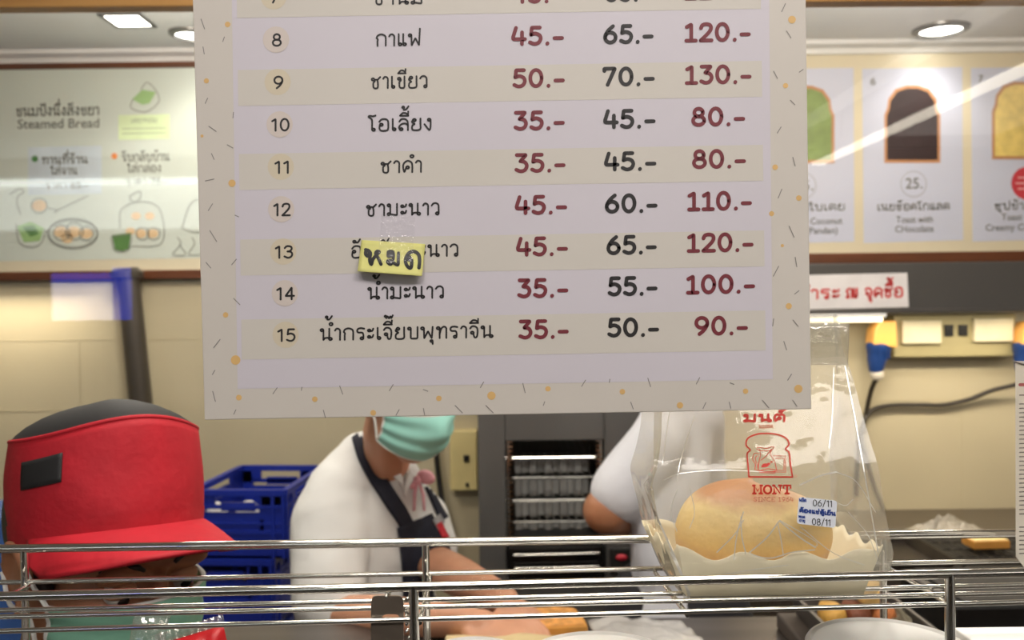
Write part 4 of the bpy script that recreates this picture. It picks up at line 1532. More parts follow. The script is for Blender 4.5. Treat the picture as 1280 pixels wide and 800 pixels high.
# ------------------------------------------------------------------ back counter with its things
ZBC = .862
m = MB()
m.bb((.62, 2.2, ZBC - .03), (2.6, YB - .002, ZBC)); m.mi = 1
m.bb((.64, 2.22, .08), (2.58, YB - .004, ZBC - .03))
tag(m.build('back_counter', [mat('grey_counter_steel', (104, 95, 84), .35, .6, .08, 5), M_dsteel], smooth=0, bevel=.002), 'long steel back counter along the right wall under the socket panel', 'counter')
# crumpled plastic sheet
m = MB()


def crump(u, v):
    a = u * 2 * PI
    r = v
    nn = mnoise.noise(Vector((math.cos(a) * 1.6 * r, math.sin(a) * 1.6 * r, 4.2)))
    n2 = mnoise.noise(Vector((math.cos(a) * 5 * r, math.sin(a) * 5 * r, 1.2)))
    rr = r * (.105 + .02 * math.sin(3 * a))
    h = max(0, (1 - r) * .036 + .034 * abs(n2) * (1.15 - r) + .03 * nn * (1 - r))
    c = U(1195, 655, 2.55)
    return Vector((c.x + rr * math.cos(a), 2.6 + rr * .55 * math.sin(a), ZBC + .002 + h))


m.grid(crump, 60, 14)
tag(m.build('crumpled_sheet', mat('grey_white_plastic_sheet', (158, 152, 140), .3, 0, .15, 20), smooth=40, solid=.001), 'crumpled grey white plastic sheet lying on the back counter', 'plastic sheet')
m = MB()
c0, c1 = U(1092, 648, 2.6), U(1142, 651, 2.6)
m.tube([(c0.x, 2.62, ZBC + .006), (c1.x - .03, 2.6, ZBC + .006)], .005, 8); m.box((c1.x - .02, 2.6, ZBC + .006), (.09, .022, .004))
tag(m.build('spatula', M_steel), 'thin metal spatula lying on the back counter left of the crumpled sheet', 'spatula')
# cooling grids


def cool_rack(x0, x1, y0, y1, z, label, n=16):
    t = thing('cooling_rack', ((x0 + x1) / 2, (y0 + y1) / 2, ZBC), label, 'cooling rack', 'dark trays on the back counter')
    m = MB()
    m.tube([(x0, y0, z), (x1, y0, z), (x1, y1, z), (x0, y1, z), (x0, y0, z)], .005, 8); m.build('rim', M_dsteel, t)
    m = MB()
    for i in range(1, n):
        x = x0 + (x1 - x0) * i / n
        m.tube([(x, y0, z), (x, y1, z)], .002, 6)
    for j in range(1, 4):
        y = y0 + (y1 - y0) * j / 4
        m.tube([(x0, y, z - .003), (x1, y, z - .003)], .0025, 6)
    m.build('wire_grid', M_dsteel, t)
    for x in (x0, x1):
        for y in (y0, y1):
            m = MB(); m.tube([(x, y, z), (x, y, ZBC)], .004, 8); m.build('foot', M_dsteel, t)


m = MB(); m.bb((1.125, 2.215, ZBC + .0005), (1.675, 2.545, ZBC + .005)); tag(m.build('baking_mat', mat('black_mat', (30, 26, 24), .6, 0, .2), smooth=0, bevel=.002), 'black baking mat under the wire cooling rack on the back counter', 'baking mat')
cool_rack(1.14, 1.66, 2.24, 2.52, ZBC + .016, 'dark wire cooling rack holding one bread slice on the back counter')
x0, x1 = 1.0, 1.11
m = MB()
m.rings([[Vector(p) for p in ((.80, 2.23, ZBC + .001), (1.10, 2.23, ZBC + .001), (1.10, 2.5, ZBC + .001), (.80, 2.5, ZBC + .001))],
         [Vector(p) for p in ((.785, 2.22, ZBC + .03), (1.115, 2.22, ZBC + .03), (1.115, 2.51, ZBC + .03), (.785, 2.51, ZBC + .03))],
         [Vector(p) for p in ((.79, 2.225, ZBC + .03), (1.11, 2.225, ZBC + .03), (1.11, 2.505, ZBC + .03), (.79, 2.505, ZBC + .03))],
         [Vector(p) for p in ((.805, 2.235, ZBC + .004), (1.095, 2.235, ZBC + .004), (1.095, 2.495, ZBC + .004), (.805, 2.495, ZBC + .004))]])
tag(m.build('baking_tray', mat('dark_tray', (52, 46, 42), .4, .6, .2), smooth=0), 'empty dark baking tray on the back counter left of the bread slice', 'baking tray')
M_crumb = mat('bread_crumb', (240, 214, 150), .7, 0, .06, 40, bump=.2, bscale=150)
M_bcr = mat('bread_crust', (206, 146, 66), .6, 0, .1, 30)


def slice_(name, c, s, rz, label, group=None, crumb=M_crumb):
    t = thing(name, c, label, 'bread', group)
    R = Matrix.Rotation(rz, 3, 'Z')
    pts = []
    for a, b_ in ((-1, -1), (1, -1), (1, .3), (.92, .5), (.95, .75), (.6, 1), (-.6, 1), (-.95, .75), (-.92, .5), (-1, .3)):
        pts.append(R @ Vector((a * s[0] / 2, b_ * s[1] / 2, 0)) + Vector(c))
    m = MB(); m.prism(pts, (0, 0, s[2])); m.build('crust', M_bcr, t, smooth=0, bevel=.003)
    m = MB(); m.prism([Vector(c) + (p - Vector(c)) * .93 + Vector((0, 0, s[2] - .001)) for p in pts], (0, 0, .003)); m.build('crumb', crumb, t, smooth=0, bevel=.001)
    return t


c = U(1234, 688, 2.37)
slice_('bread_slice', (c.x, 2.385, ZBC + .021), (.10, .075, .022), .05, 'single pale bread slice with brown crust on the dark cooling rack')

# ------------------------------------------------------------------ work table in the middle of the kitchen
ZW = .972
t = thing('work_table', (.25, 1.36, 0), 'stainless steel work table in the kitchen behind the wire rack', 'table')
m = MB(); m.bb((-.75, 1.15, ZW - .035), (1.35, 1.62, ZW)); m.build('table_top', mat('work_steel', (112, 106, 102), .34, .85, .1, 4, stretch=(.4, 8, 1)), t, smooth=0, bevel=.004)
for x in (-.70, 1.30):
    for y in (1.19, 1.57):
        m = MB(); m.tube([(x, y, 0), (x, y, ZW - .035)], .02, 12); m.build('leg', M_steel, t)
m = MB(); m.bb((-.72, 1.17, .2), (1.32, 1.59, .225)); m.build('shelf', M_steel, t, smooth=0)
# tray of cut bread on the table
c = U(1105, 785, 1.3)
X0, X1 = U(1046, 775, 1.32).x, U(1186, 775, 1.32).x
m = MB(); m.bb((X0 - .02, 1.31, ZW), (X1 + .015, 1.56, ZW + .028))
tag(m.build('cutting_board', mat('dark_board', (66, 58, 52), .6, 0, .15, 8), smooth=0, bevel=.004), 'thick dark cutting board under the grey tray on the work table', 'cutting board')
tz = ZW + .0285
m = MB()
m.rings([[Vector(p) for p in ((X0 + .01, 1.34, tz + .001), (X1 - .01, 1.34, tz + .001), (X1 - .01, 1.54, tz + .001), (X0 + .01, 1.54, tz + .001))],
         [Vector(p) for p in ((X0, 1.32, tz + .042), (X1, 1.32, tz + .042), (X1, 1.55, tz + .042), (X0, 1.55, tz + .042))],
         [Vector(p) for p in ((X0 + .006, 1.326, tz + .042), (X1 - .006, 1.326, tz + .042), (X1 - .006, 1.544, tz + .042), (X0 + .006, 1.544, tz + .042))],
         [Vector(p) for p in ((X0 + .014, 1.345, tz + .006), (X1 - .014, 1.345, tz + .006), (X1 - .014, 1.535, tz + .006), (X0 + .014, 1.535, tz + .006))]])
tag(m.build('serving_tray', mat('grey_tray', (98, 94, 90), .35, .7, .1), smooth=0), 'grey metal tray of toast pieces on the work table below the bagged bun', 'tray')
M_toast = mat('browned_toast', (178, 104, 52), .6, 0, .2, 40)
random.seed(5)
DS = ('brown toast piece at the left end of the grey tray', 'dark brown toast piece second from the left in the grey tray', 'orange brown toast piece in the middle of the grey tray', 'pale round bread piece on top in the grey tray')
for i, (px, py, s, rgb) in enumerate(((1036, 764, .045, (196, 150, 70)), (1062, 764, .05, (112, 62, 40)), (1100, 766, .055, (186, 112, 62)), (1100, 752, .04, (224, 184, 112)))):
    m = MB()
    p = U(px, py, 1.47)
    z0 = tz + .0068 + (.0485 if i == 3 else 0)
    xx = X0 + (.036, .076, .116, .098)[i]
    s = (.034, .036, .036, .036)[i]
    rs = []
    for rr, zz in ((.5, 0), (.9, .004), (1, .014), (1, .034), (.85, .044), (.4, .048)):
        rs.append([Vector((xx + s * .55 * rr * math.copysign(abs(math.cos(a)) ** .6, math.cos(a)), 1.44 + (.002 * i) + s * 1.1 * rr * math.copysign(abs(math.sin(a)) ** .6, math.sin(a)) * .8, z0 + zz * (.75 if i == 3 else 1))) for a in [2 * PI * k / 20 for k in range(20)]])
    m.rings(rs)
    tag(m.build('toast_piece', mat('toast_tone_' + 'abcd'[i], rgb, .6, 0, .2, 50, bump=.3, bscale=120), smooth=50), DS[i], 'bread', 'toast pieces in the grey tray')
m = MB()
rs = []
xx = X1 - .031
for rr, zz in ((.6, 0), (1, .01), (.95, .028), (.5, .036), (.01, .038)):
    rs.append([Vector((xx + .021 * rr * math.cos(a) * (1 + .12 * math.sin(5 * a)), 1.44 + .05 * rr * math.sin(a), tz + .0065 + zz + .004 * math.sin(7 * a))) for a in [2 * PI * k / 28 for k in range(28)]])
m.rings(rs)
tag(m.build('sugared_bread', mat('grey_sugared_bread', (126, 118, 98), .7, 0, .35, 60, bump=.5, bscale=150), smooth=50), 'greyish sugared bread lump at the right end of the grey tray', 'bread')
# black griddle
t = thing('griddle', (U(1260, 780, 1.45).x, 1.48, ZW), 'black square griddle on the work table at the right', 'griddle')
xg0, xg1 = U(1193, 780, 1.40).x, 1.12
zg = U(1240, 757, 1.40).z
m = MB(); m.bb((xg0, 1.40, ZW + .012), (xg1, 1.60, zg)); m.build('body', mat('black_enamel', (12, 12, 13), .3, 0, .1), t, smooth=0, bevel=.006)
m = MB(); m.bb((xg0 + .02, 1.412, zg), (xg1 - .02, 1.59, zg + .004)); m.build('plate', mat('black_iron', (20, 20, 21), .5, .5, .2), t, smooth=0, bevel=.002)
for x in (xg0 + .03, xg1 - .03):
    for y in (1.43, 1.57):
        m = MB(); m.lathe([(.012, ZW), (.012, ZW + .013)], (x, y, 0), 12); m.build('foot', M_black, t)
# toast slab, cloth bag and wrapper by the man's hands
c = U(672, 748, 1.56)
slice_('toasted_slab', (c.x, 1.55, ZW + .001), (.16, .10, .026), .1, 'golden buttered toast slab on the work table beside the hands', crumb=mat('buttered_toast', (224, 160, 88), .5, 0, .25, 60))
m = MB()


def cloth(u, v):
    x = .14 + .17 * u
    y = 1.40 + .20 * v
    h = .018 * math.sin(PI * u) * math.sin(PI * v) + .012 * abs(mnoise.noise(Vector((u * 5, v * 5, 9)))) + .002
    return Vector((x + .01 * math.sin(v * 5), y + .008 * math.sin(u * 6), ZW + h))


m.grid(cloth, 24, 24)
tag(m.build('clear_sheet', mat('pale_grey_film_sheet', (184, 182, 180), .25, 0, .1), smooth=60, solid=.001), 'pale grey plastic sheet spread on the work table left of the bagged bun', 'plastic sheet')
# patterned wrapper held in the hands
nm = mat('wrapper_paper', (206, 186, 142), .6, 0, .05, 20)
m = MB()


def wrap(u, v):
    x = -.115 + .20 * u
    y = 1.395 + .10 * v
    h = .03 * math.sin(PI * v) ** .7 + .004 * mnoise.noise(Vector((u * 4, v * 3, 5)))
    return Vector((x, y, ZW + .003 + h))


m.grid(wrap, 24, 16)
wr = tag(m.build('paper_wrapper', nm, smooth=60, solid=.001), 'cream paper wrapper with small red marks held under the hands', 'wrapper')
m = MB()
for u, v in ((.1, .3), (.35, .25), (.8, .3), (.55, .2), (.95, .5), (.2, .7), (.65, .65)):
    a = [wrap(u + du, v + dv) + Vector((0, -.0012, .0012)) for du, dv in ((-.02, -.1), (.03, -.02), (.02, .1), (-.03, .04))]
    m.poly(a)
m.build('red_marks', mat('wrapper_red', (190, 70, 50), .6), wr, smooth=0)

# ------------------------------------------------------------------ steel oven cabinet
YO = 2.35
xl, xr = U(598, 600, YO).x, U(806, 600, YO).x
t = thing('oven_cabinet', ((xl + xr) / 2, YO + .25, 0), 'tall stainless steel oven cabinet with wire shelves in the middle of the kitchen', 'oven')
ox0, ox1 = U(632, 600, YO).x, U(756, 600, YO).x
oz1, oz0 = U(690, 551, YO).z, U(690, 676, YO).z
M_oven = mat('oven_steel', (112, 112, 111), .36, .45, .08, 3, stretch=(1, 1, .2))
m = MB()
m.bb((xl, YO, 0), (ox0, YO + .5, 1.72)); m.build('side_panel', M_oven, t, smooth=0, bevel=.004)
m = MB(); m.bb((ox1, YO, 0), (xr, YO + .5, 1.72)); m.build('side_panel', M_oven, t, smooth=0, bevel=.004)
m = MB(); m.bb((ox0, YO + .003, oz1), (ox1, YO + .5, 1.72)); m.build('top_panel', M_oven, t, smooth=0, bevel=.003)
m = MB(); m.bb((ox0, YO + .46, .1), (ox1, YO + .5, oz1)); m.build('back_panel', mat('oven_inside', (120, 120, 118), .4, .2, .2, 8), t, smooth=0)
m = MB(); m.bb((ox0, YO + .01, oz0 - .012), (ox1, YO + .5, oz0)); m.build('deck', M_dsteel, t, smooth=0)
for i, y in enumerate((597, 625, 652, 572)):
    z = U(690, y, YO + .05).z
    m = MB()
    m.tube([(ox0, YO + .05, z), (ox1, YO + .05, z)], .004, 8)
    for k in range(13):
        x = ox0 + .01 + (ox1 - ox0 - .02) * k / 12
        m.tube([(x, YO + .05, z), (x, YO + .44, z)], .002, 6)
    m.tube([(ox0, YO + .44, z), (ox1, YO + .44, z)], .003, 8)
    m.build('wire_shelf', M_chrome, t)
for x in (ox0 + .006, ox1 - .006):
    m = MB()
    m.tube([(x, YO + .03, oz0), (x, YO + .03, oz1)], .004, 8)
    for k in range(22):
        z = oz0 + (oz1 - oz0) * (k + .5) / 22
        m.box((x + (.006 if x < .1 else -.006), YO + .03, z), (.014, .012, .003))
    m.build('shelf_ladder', M_chrome, t)
# folded white liners standing on the shelves
m = MB()
for za, zb2 in ((576, 593), (601, 621), (629, 648), (655, 670)):
    m = MB()
    wav = [(ox0 + .025 + k * .0053, YO + .12 + (.0 if k % 8 < 4 else .02) + .003 * math.sin(k)) for k in range(40)]
    A_, B_ = U(690, zb2, YO + .1).z, U(690, za, YO + .1).z
    m.grid(lambda u, v: Vector((*wav[int(round(u * 39))], A_ + (B_ - A_) * v)), 39, 1)
    m.build('ribbed_liner', mat('pale_slat', (170, 170, 168), .4, .0), t, smooth=0, solid=.002)
dz1, dz0 = oz0 - .012, U(690, 722, YO).z
m = MB(); m.bb((ox0 + .004, YO - .012, dz0), (ox1 - .004, YO + .03, dz1)); d_ = m.build('lower_door', mat('dark_oven_glass', (16, 16, 17), .12, 0, .1), t, smooth=0, bevel=.003)
for y in (692, 709):
    z = U(690, y, YO - .03).z
    m = MB(); m.tube([(ox0 + .02, YO - .03, z - .003), (ox1 - .02, YO - .03, z)], .004, 10)
    for x in (ox0 + .025, ox1 - .025):
        m.tube([(x, YO - .03, z), (x, YO - .008, z)], .003, 8)
    m.build('handle', M_chrome, d_)
m = MB(); m.bb((ox0, YO, 0), (ox1, YO + .5, dz0)); m.build('base_panel', M_oven, t, smooth=0)
a, b = U(762, 684, YO), U(803, 716, YO)
m = MB(); m.bb((a.x, YO - .01, b.z), (b.x, YO + .005, a.z)); cp = m.build('control_panel', M_dsteel, t, smooth=0, bevel=.003)
p = U(777, 697, YO - .012)
m = MB(); m.ell(p, (.016, .008, .009)); m.build('red_switch', mat('red_switch_plastic', (190, 40, 60), .35), cp)

# switch box on the wall and the hanging hose
a, b = U(562, 538, 2.86), U(597, 613, 2.86)
t = thing('switch_box', ((a.x + b.x) / 2, YB, b.z), 'cream rectangular switch box on the wall left of the oven cabinet', 'switch box')
m = MB(); m.bb((a.x, 2.855, b.z), (b.x, YB, a.z)); m.build('cover', mat('cream_plastic', (226, 210, 150), .4), t, smooth=0, bevel=.005)
for x, y, s in ((583, 573, 7), (584, 606, 4)):
    p = U(x, y, 2.853)
    m = MB(); m.box((p.x, 2.853, p.z), (s * .0026, .008, s * .003)); m.build('switch', M_black, t, smooth=0, bevel=.001)
m = MB()
m.tube(catmull([U(*p) for p in ((541, 490, 2.88), (545, 560, 2.875), (549, 600, 2.87), (555, 640, 2.85), (562, 672, 2.83), (575, 712, 2.82), (600, 760, 2.85))], 6), .009, 10)
tag(m.build('black_hose', mat('black_rubber', (22, 21, 20), .5)), 'black hose hanging down the wall between the aproned man and switch box', 'hose')
# leaning post at the left
m = MB()
pp = [U(159, 340, 2.82), U(182, 560, 2.82)]
v = pp[1] - pp[0]
m.tube([pp[0] - v * .02, pp[1] + v * 1.9], .036, 20)
m.lathe([(.05, 0), (.05, .02), (.037, .03)], pp[0] - v * .02 + Vector((0, 0, -.03)), 20)
tag(m.build('grey_pipe', mat('grey_pipe_paint', (78, 72, 64), .3, .3, .1, 8)), 'slanted dark grey pipe on the back wall below the steamed bread menu', 'pipe')

# ------------------------------------------------------------------ blue crates
M_crate = mat('blue_crate_plastic', (22, 44, 150), .38, 0, .06, 10)
CW, CD, CH = .250, .35, .178


def crate_mesh():
    m = MB()
    th = .008
    w2, d2 = CW / 2, CD / 2
    m.bb((-w2, -d2, 0), (w2, d2, .006))

    def wall(L, place):
        # bands and ribs of one side, u along the side, z up
        def bar(u0, u1, z0, z1, t0=0, t1=th):
            place(m, u0, u1, z0, z1, t0, t1)
        bar(-L, L, CH - .016, CH, -.006, th + .001)
        bar(-L, L, CH - .050, CH - .040, -.004, th)
        bar(-L, L, .0, .062)
        bar(-L, L, .062, .072, -.004, th)
        bar(-L, L, CH - .092, CH - .086, -.003, th)
        bar(-L, -L * .72, .06, CH - .01)
        bar(L * .45, L, .06, CH - .01)
        bar(-L, L, .0, CH - .060, .001, th - .001)
        bar(-.008, .008, .06, .1)
        for u in (-.5, .5):
            bar(L * u - .005, L * u + .005, .06, .1)
        for u in (-.96, -.74, .74, .96):
            bar(L * u - .004, L * u + .004, .0, CH - .016, -.005, 0)
        bar(-L, -L * .5, CH - .044, CH - .01)
        bar(L * .5, L, CH - .044, CH - .01)
        # hand grip
        bar(-L * .36, L * .36, CH - .056, CH - .034, -.002, th)
    wall(w2, lambda m, u0, u1, z0, z1, t0, t1: m.bb((u0, -d2 + t0, z0), (u1, -d2 + t1, z1)))
    wall(w2, lambda m, u0, u1, z0, z1, t0, t1: m.bb((u0, d2 - t1, z0), (u1, d2 - t0, z1)))
    wall(d2, lambda m, u0, u1, z0, z1, t0, t1: m.bb((-w2 + t0, u0, z0), (-w2 + t1, u1, z1)))
    wall(d2, lambda m, u0, u1, z0, z1, t0, t1: m.bb((w2 - t1, u0, z0), (w2 - t0, u1, z1)))
    return m


pf, pr = U(243, 612, 2.29), U(363, 612, 2.29)
cx = (pf.x + pr.x) / 2
ztop = (pf.z + pr.z) / 2
n = 6
CH_ = CH + .002
base = ztop - CH_ * (n - 1) - CH
c0 = None
CL = ('topmost blue plastic crate of the stack between the red cap and the aproned man', 'blue plastic crate second from the top of the stack', 'blue plastic crate third from the top of the stack',
      'blue plastic crate fourth from the top of the stack', 'blue plastic crate fifth from the top of the stack', 'lowest blue plastic crate of the stack')
off = (0, -.035, -.05, -.05, -.05, -.05)
for i in range(n):
    z = ztop - CH - i * CH_
    if c0 is None:
        c0 = crate_mesh().build('plastic_crate', M_crate, smooth=0, origin=(0, 0, 0))
        c = c0
    else:
        c = c0.copy()
        COL.objects.link(c)
    c.location = (cx + off[i], 2.29 + CD / 2, max(z, .0))
    c.rotation_euler = (0, 0, math.radians(-4))
    tag(c, CL[i], 'crate', 'blue crates stacked on the kitchen floor')
if base > .001:
    m = MB(); m.bb((cx - .2, 2.28, 0), (cx + .12, 2.70, base))
    tag(m.build('crate_dolly', M_dsteel, smooth=0, bevel=.01), 'low dark dolly under the stack of blue crates', 'dolly')
# white packs inside the crates
for (px, d, i, lab) in ((262, 2.36, 0, 'white plastic pack seen through the grip of the topmost crate at the left'), (304, 2.37, 0, 'rounded white pack seen through the grip of the topmost crate')):
    p = U(px, 640, d)
    z0 = ztop - CH - i * CH_ + .0075
    m = MB(); m.ell((p.x, d + .045, z0 + .058), (.036, .05, .057), seg=18)
    tag(m.build('wrapped_pack', mat('white_pack_film', (224, 224, 222), .4), smooth=180), lab, 'pack', 'packs inside the topmost crate')
z0 = ztop - CH - CH_ + .0075
for px, lab in ((258, 'brown bread loaf in the second crate, left one'), (306, 'brown bread loaf in the second crate, right one')):
    p = U(px, 690, 2.38)
    m = MB(); m.ell((p.x, 2.40, z0 + .05), (.046, .09, .049), seg=18)
    tag(m.build('bread_loaf', mat('loaf_brown', (176, 130, 92), .6, 0, .15, 30), smooth=180), lab, 'bread', 'loaves inside the second crate')
# blue tub edge at far left
m = MB()
p = U(-52, 645, 2.3)
m.rings([[Vector((p.x + sx * .13, 2.3 + sy, z)) for sx, sy in ((-1, -.1), (1, -.1), (1, .2), (-1, .2))] for z in (0, p.z)])
tag(m.build('blue_bin', mat('mid_blue_plastic', (52, 92, 160), .4), smooth=0, bevel=.01), 'mid blue bin at the left frame edge behind the red cap', 'bin')
# ------------------------------------------------------------------ people
M_white = mat('white_shirt_cotton', (226, 226, 224), .75, 0, .02, 10, bump=.12, bscale=26)
M_white2 = mat('white_tee_cotton', (220, 222, 230), .75, 0, .02, 10, bump=.12, bscale=26)
M_navy = mat('navy_apron_cloth', (22, 25, 42), .8, 0, .1, 40)
M_mask = mat('mint_mask_fabric', (160, 222, 210), .7, 0, .03, 30)
M_mask2 = mat('green_mask_fabric', (128, 184, 158), .7, 0, .03, 30)
M_mwhite = mat('white_mask_edge', (226, 226, 220), .7)
M_redcap = mat('red_cap_cloth', (178, 12, 34), .7, 0, .06, 30, bump=.1, bscale=90)
M_blackc = mat('black_cap_cloth', (20, 20, 22), .7, 0, .1, 30)
M_trous = mat('dark_trousers', (38, 38, 44), .8)
M_shoe = mat('black_shoe', (20, 20, 20), .5)
M_eye = mat('eye_white', (226, 222, 214), .3)
M_iris = mat('dark_iris', (34, 22, 16), .2)
M_lip = mat('lip_tone', (150, 88, 74), .5)


class Head:
    """head frame: r to the person's right, f forward, u up"""

    def __init__(self, c, yaw, pitch, roll=0, k=1.0):
        y = math.radians(yaw)
        F = Vector((math.sin(y), -math.cos(y), 0))
        Rr = Vector((-math.cos(y), -math.sin(y), 0))
        Q = Matrix.Rotation(math.radians(-pitch), 3, Rr)
        F = Q @ F
        Uu = Rr.cross(F)
        if Uu.z < 0:
            Uu = -Uu
        Q2 = Matrix.Rotation(math.radians(roll), 3, F)
        self.F, self.R, self.U = F, Q2 @ Rr, Q2 @ Uu
        if F.z > 0 and pitch > 0:
            Q = Matrix.Rotation(math.radians(pitch), 3, Rr)
        self.c, self.k = Vector(c), k
        self.M = Matrix((self.R, self.F, self.U)).transposed()

    def p(self, r, f, u):
        return self.c + (self.R * r + self.F * f + self.U * u) * self.k

    def ell(self, m, c, r, seg=16, rot=None):
        m.ell(self.p(*c), [x * self.k for x in r], self.M if rot is None else self.M @ rot, seg)

    def skull(self, m):
        e = self.ell
        e(m, (0, -.012, .035), (.074, .096, .088), 20)
        e(m, (0, .030, -.030), (.064, .066, .088), 20)
        e(m, (0, .052, -.088), (.040, .040, .034))
        e(m, (0, .02, -.075), (.056, .055, .04))
        for s in (-1, 1):
            e(m, (s * .036, .066, -.028), (.026, .026, .024))
            e(m, (s * .034, .084, .024), (.028, .012, .010))
            # ear: rim, bowl and lobe
            pts = [self.p(s * (.079 + .006 * math.sin(t)), -.012 - .020 * math.cos(t) * 1.0 + .0, -.005 + .031 * math.sin(t)) for t in [-1.2 + 4.6 * k / 10 for k in range(11)]]
            m.limb(pts, [.0062 * self.k] * 11, 8)
            e(m, (s * .076, -.010, -.006), (.006, .016, .026))
            e(m, (s * .078, .000, -.036), (.007, .009, .011))
        pts = [self.p(0, .094, .016), self.p(0, .106, -.010), self.p(0, .116, -.030)]
        m.limb(pts, [.0075 * self.k, .010 * self.k, .0135 * self.k], 10)
        for s in (-1, 1):
            e(m, (s * .013, .106, -.033), (.009, .011, .008))
        e(m, (0, .094, -.062), (.022, .010, .006))
        e(m, (0, .093, -.072), (.020, .010, .007))

    def face_parts(self, parent):
        for s in (-1, 1):
            m = MB(); self.ell(m, (s * .033, .0805, .004), (.0135, .0125, .0115)); o = m.build('eyeball', M_eye, parent, smooth=180)
            m = MB(); self.ell(m, (s * .033, .0905, .001), (.006, .004, .006)); m.build('iris', M_iris, o, smooth=180)
            m = MB()
            m.grid(lambda a, b: self.p(s * .033 + .0150 * math.cos(PI * a) * 1.0, .081 + .0135 * math.sin(PI * a) ** .7 * math.cos((b - .35) * 1.5), .004 + .0125 * math.sin(PI * a) ** .5 * math.sin((b) * 1.35 + .0)), 12, 6)
            m.build('eyelid', M_skin, parent, smooth=180, solid=.001)
            m = MB(); m.tube([self.p(s * (.016 + .012 * t), .092 - .004 * t * t, .027 + .005 * math.sin(t * 1.8)) for t in (0, .5, 1, 1.5, 2, 2.5)], [.002, .003, .0032, .003, .0024, .001], 8); m.build('eyebrow', M_hair, parent, smooth=180)
        m = MB(); m.tube([self.p(x, .1035 - abs(x) * .35, -.067 - abs(x) * .05) for x in (-.022, -.012, 0, .012, .022)], [.001, .003, .0036, .003, .001], 8); m.build('lips', M_lip, parent, smooth=180)

    def hair(self, parent, top=True, grow=1.05):
        m = MB()

        def fn(a, b):
            th, ph = PI * b, 2 * PI * a
            x, y, z = math.sin(th) * math.cos(ph), math.sin(th) * math.sin(ph), math.cos(th)
            r_, f_, u_ = .077 * grow * x, -.014 + .099 * grow * y, .037 + .091 * grow * z
            if f_ > .035 and u_ < .078 - .2 * (f_ - .03) * 0 and u_ < .075:
                return None
            if u_ < -.07 or (abs(r_) > .06 and f_ > -.03 and u_ < -.0 and not (0 < f_ < .03 and u_ > -.03)):
                return None
            return self.p(r_, f_, u_)
        m.grid(fn, 56, 36)
        return m.build('hair', M_hair, parent, smooth=180, solid=.004, offset=1)

    def mask(self, parent, mt):
        def fn(a, b):
            x = (a - .5) * 2
            ang = x * 1.22
            z = .006 - .106 * b
            fr = .123 - .010 * ((b - .42) * 2) ** 2 + .016 * math.exp(-((b - .28) / .22) ** 2) * math.exp(-(x / .28) ** 2) - .022 * max(0, b - .72) * 2
            zz = z * (1 - .42 * abs(x) ** 1.5) - .016 * abs(x) ** 1.5
            pl = .0016 * math.sin(b * 18)
            return self.p((.083 + pl) * math.sin(ang), (fr + pl) * math.cos(ang) ** .8 - .004 if math.cos(ang) > 0 else 0, zz)
        m = MB(); m.grid(fn, 36, 26)
        o = m.build('face_mask', mt, parent, smooth=180, solid=.0014)
        m = MB()
        for b in (.0, 1.0):
            m.tube([fn(a, b) for a in [k / 24 for k in range(25)]], .0026, 6, flat=.6)
        for a in (0.0, 1.0):
            m.tube([fn(a, b) for b in [k / 12 for k in range(13)]], .003, 6, flat=.6)
        m.build('mask_binding', M_mwhite, o)
        for s, a in ((-1, 0.0), (1, 1.0)):
            for b, ue in ((0.02, .020), (.98, -.034)):
                p0 = fn(a, b)
                p2 = self.p(s * .083, -.012, ue)
                m = MB(); m.tube(catmull([p0, self.p(s * .0815, .020, (ue - .02) * .6), p2, self.p(s * .082, -.034, ue * .3)], 6), .0024, 6); m.build('ear_loop', M_mwhite, o)
        return o


def hand(m, wrist, d, n, side, L=.17, curl=.5, k=1.0):
    """volumes of a hand: palm, five fingers and thumb; d along fingers, n out of the back of the hand"""
    d = d.normalized()
    n = (n - d * n.dot(d)).normalized()
    s = d.cross(n) * side
    P = lambda a, b, c: wrist + (d * a + s * b + n * c) * k
    m.limb([P(0, 0, 0), P(.035, 0, 0)], [.024 * k, .026 * k], 12)
    R = Matrix((s, d, n)).transposed()
    m.ell(P(.055, 0, 0), (.040 * k, .046 * k, .0145 * k), R, 16)
    for i, (b, ln) in enumerate(((.030, .068), (.010, .077), (-.010, .071), (-.029, .056))):
        pts, rad = [P(.075, b * .85, .0)], [.0095 * k]
        a, c, ang = .098, .0, .15
        pts.append(P(a, b, c)); rad.append(.0092 * k)
        for j, f_ in enumerate((.46, .30, .24)):
            ang += curl * (.8 + .12 * i)
            a += ln * f_ * math.cos(ang) * 1.0
            c -= ln * f_ * math.sin(ang)
            pts.append(P(a, b * (1 + .1 * j), c)); rad.append((.0088, .0080, .0068)[j] * k)
        m.limb(pts, rad, 10)
    m.limb([P(.018, .026, -.004), P(.045, .048, -.012), P(.075, .058, -.022), P(.098, .054, -.034)], [.013 * k, .0115 * k, .010 * k, .008 * k], 10)


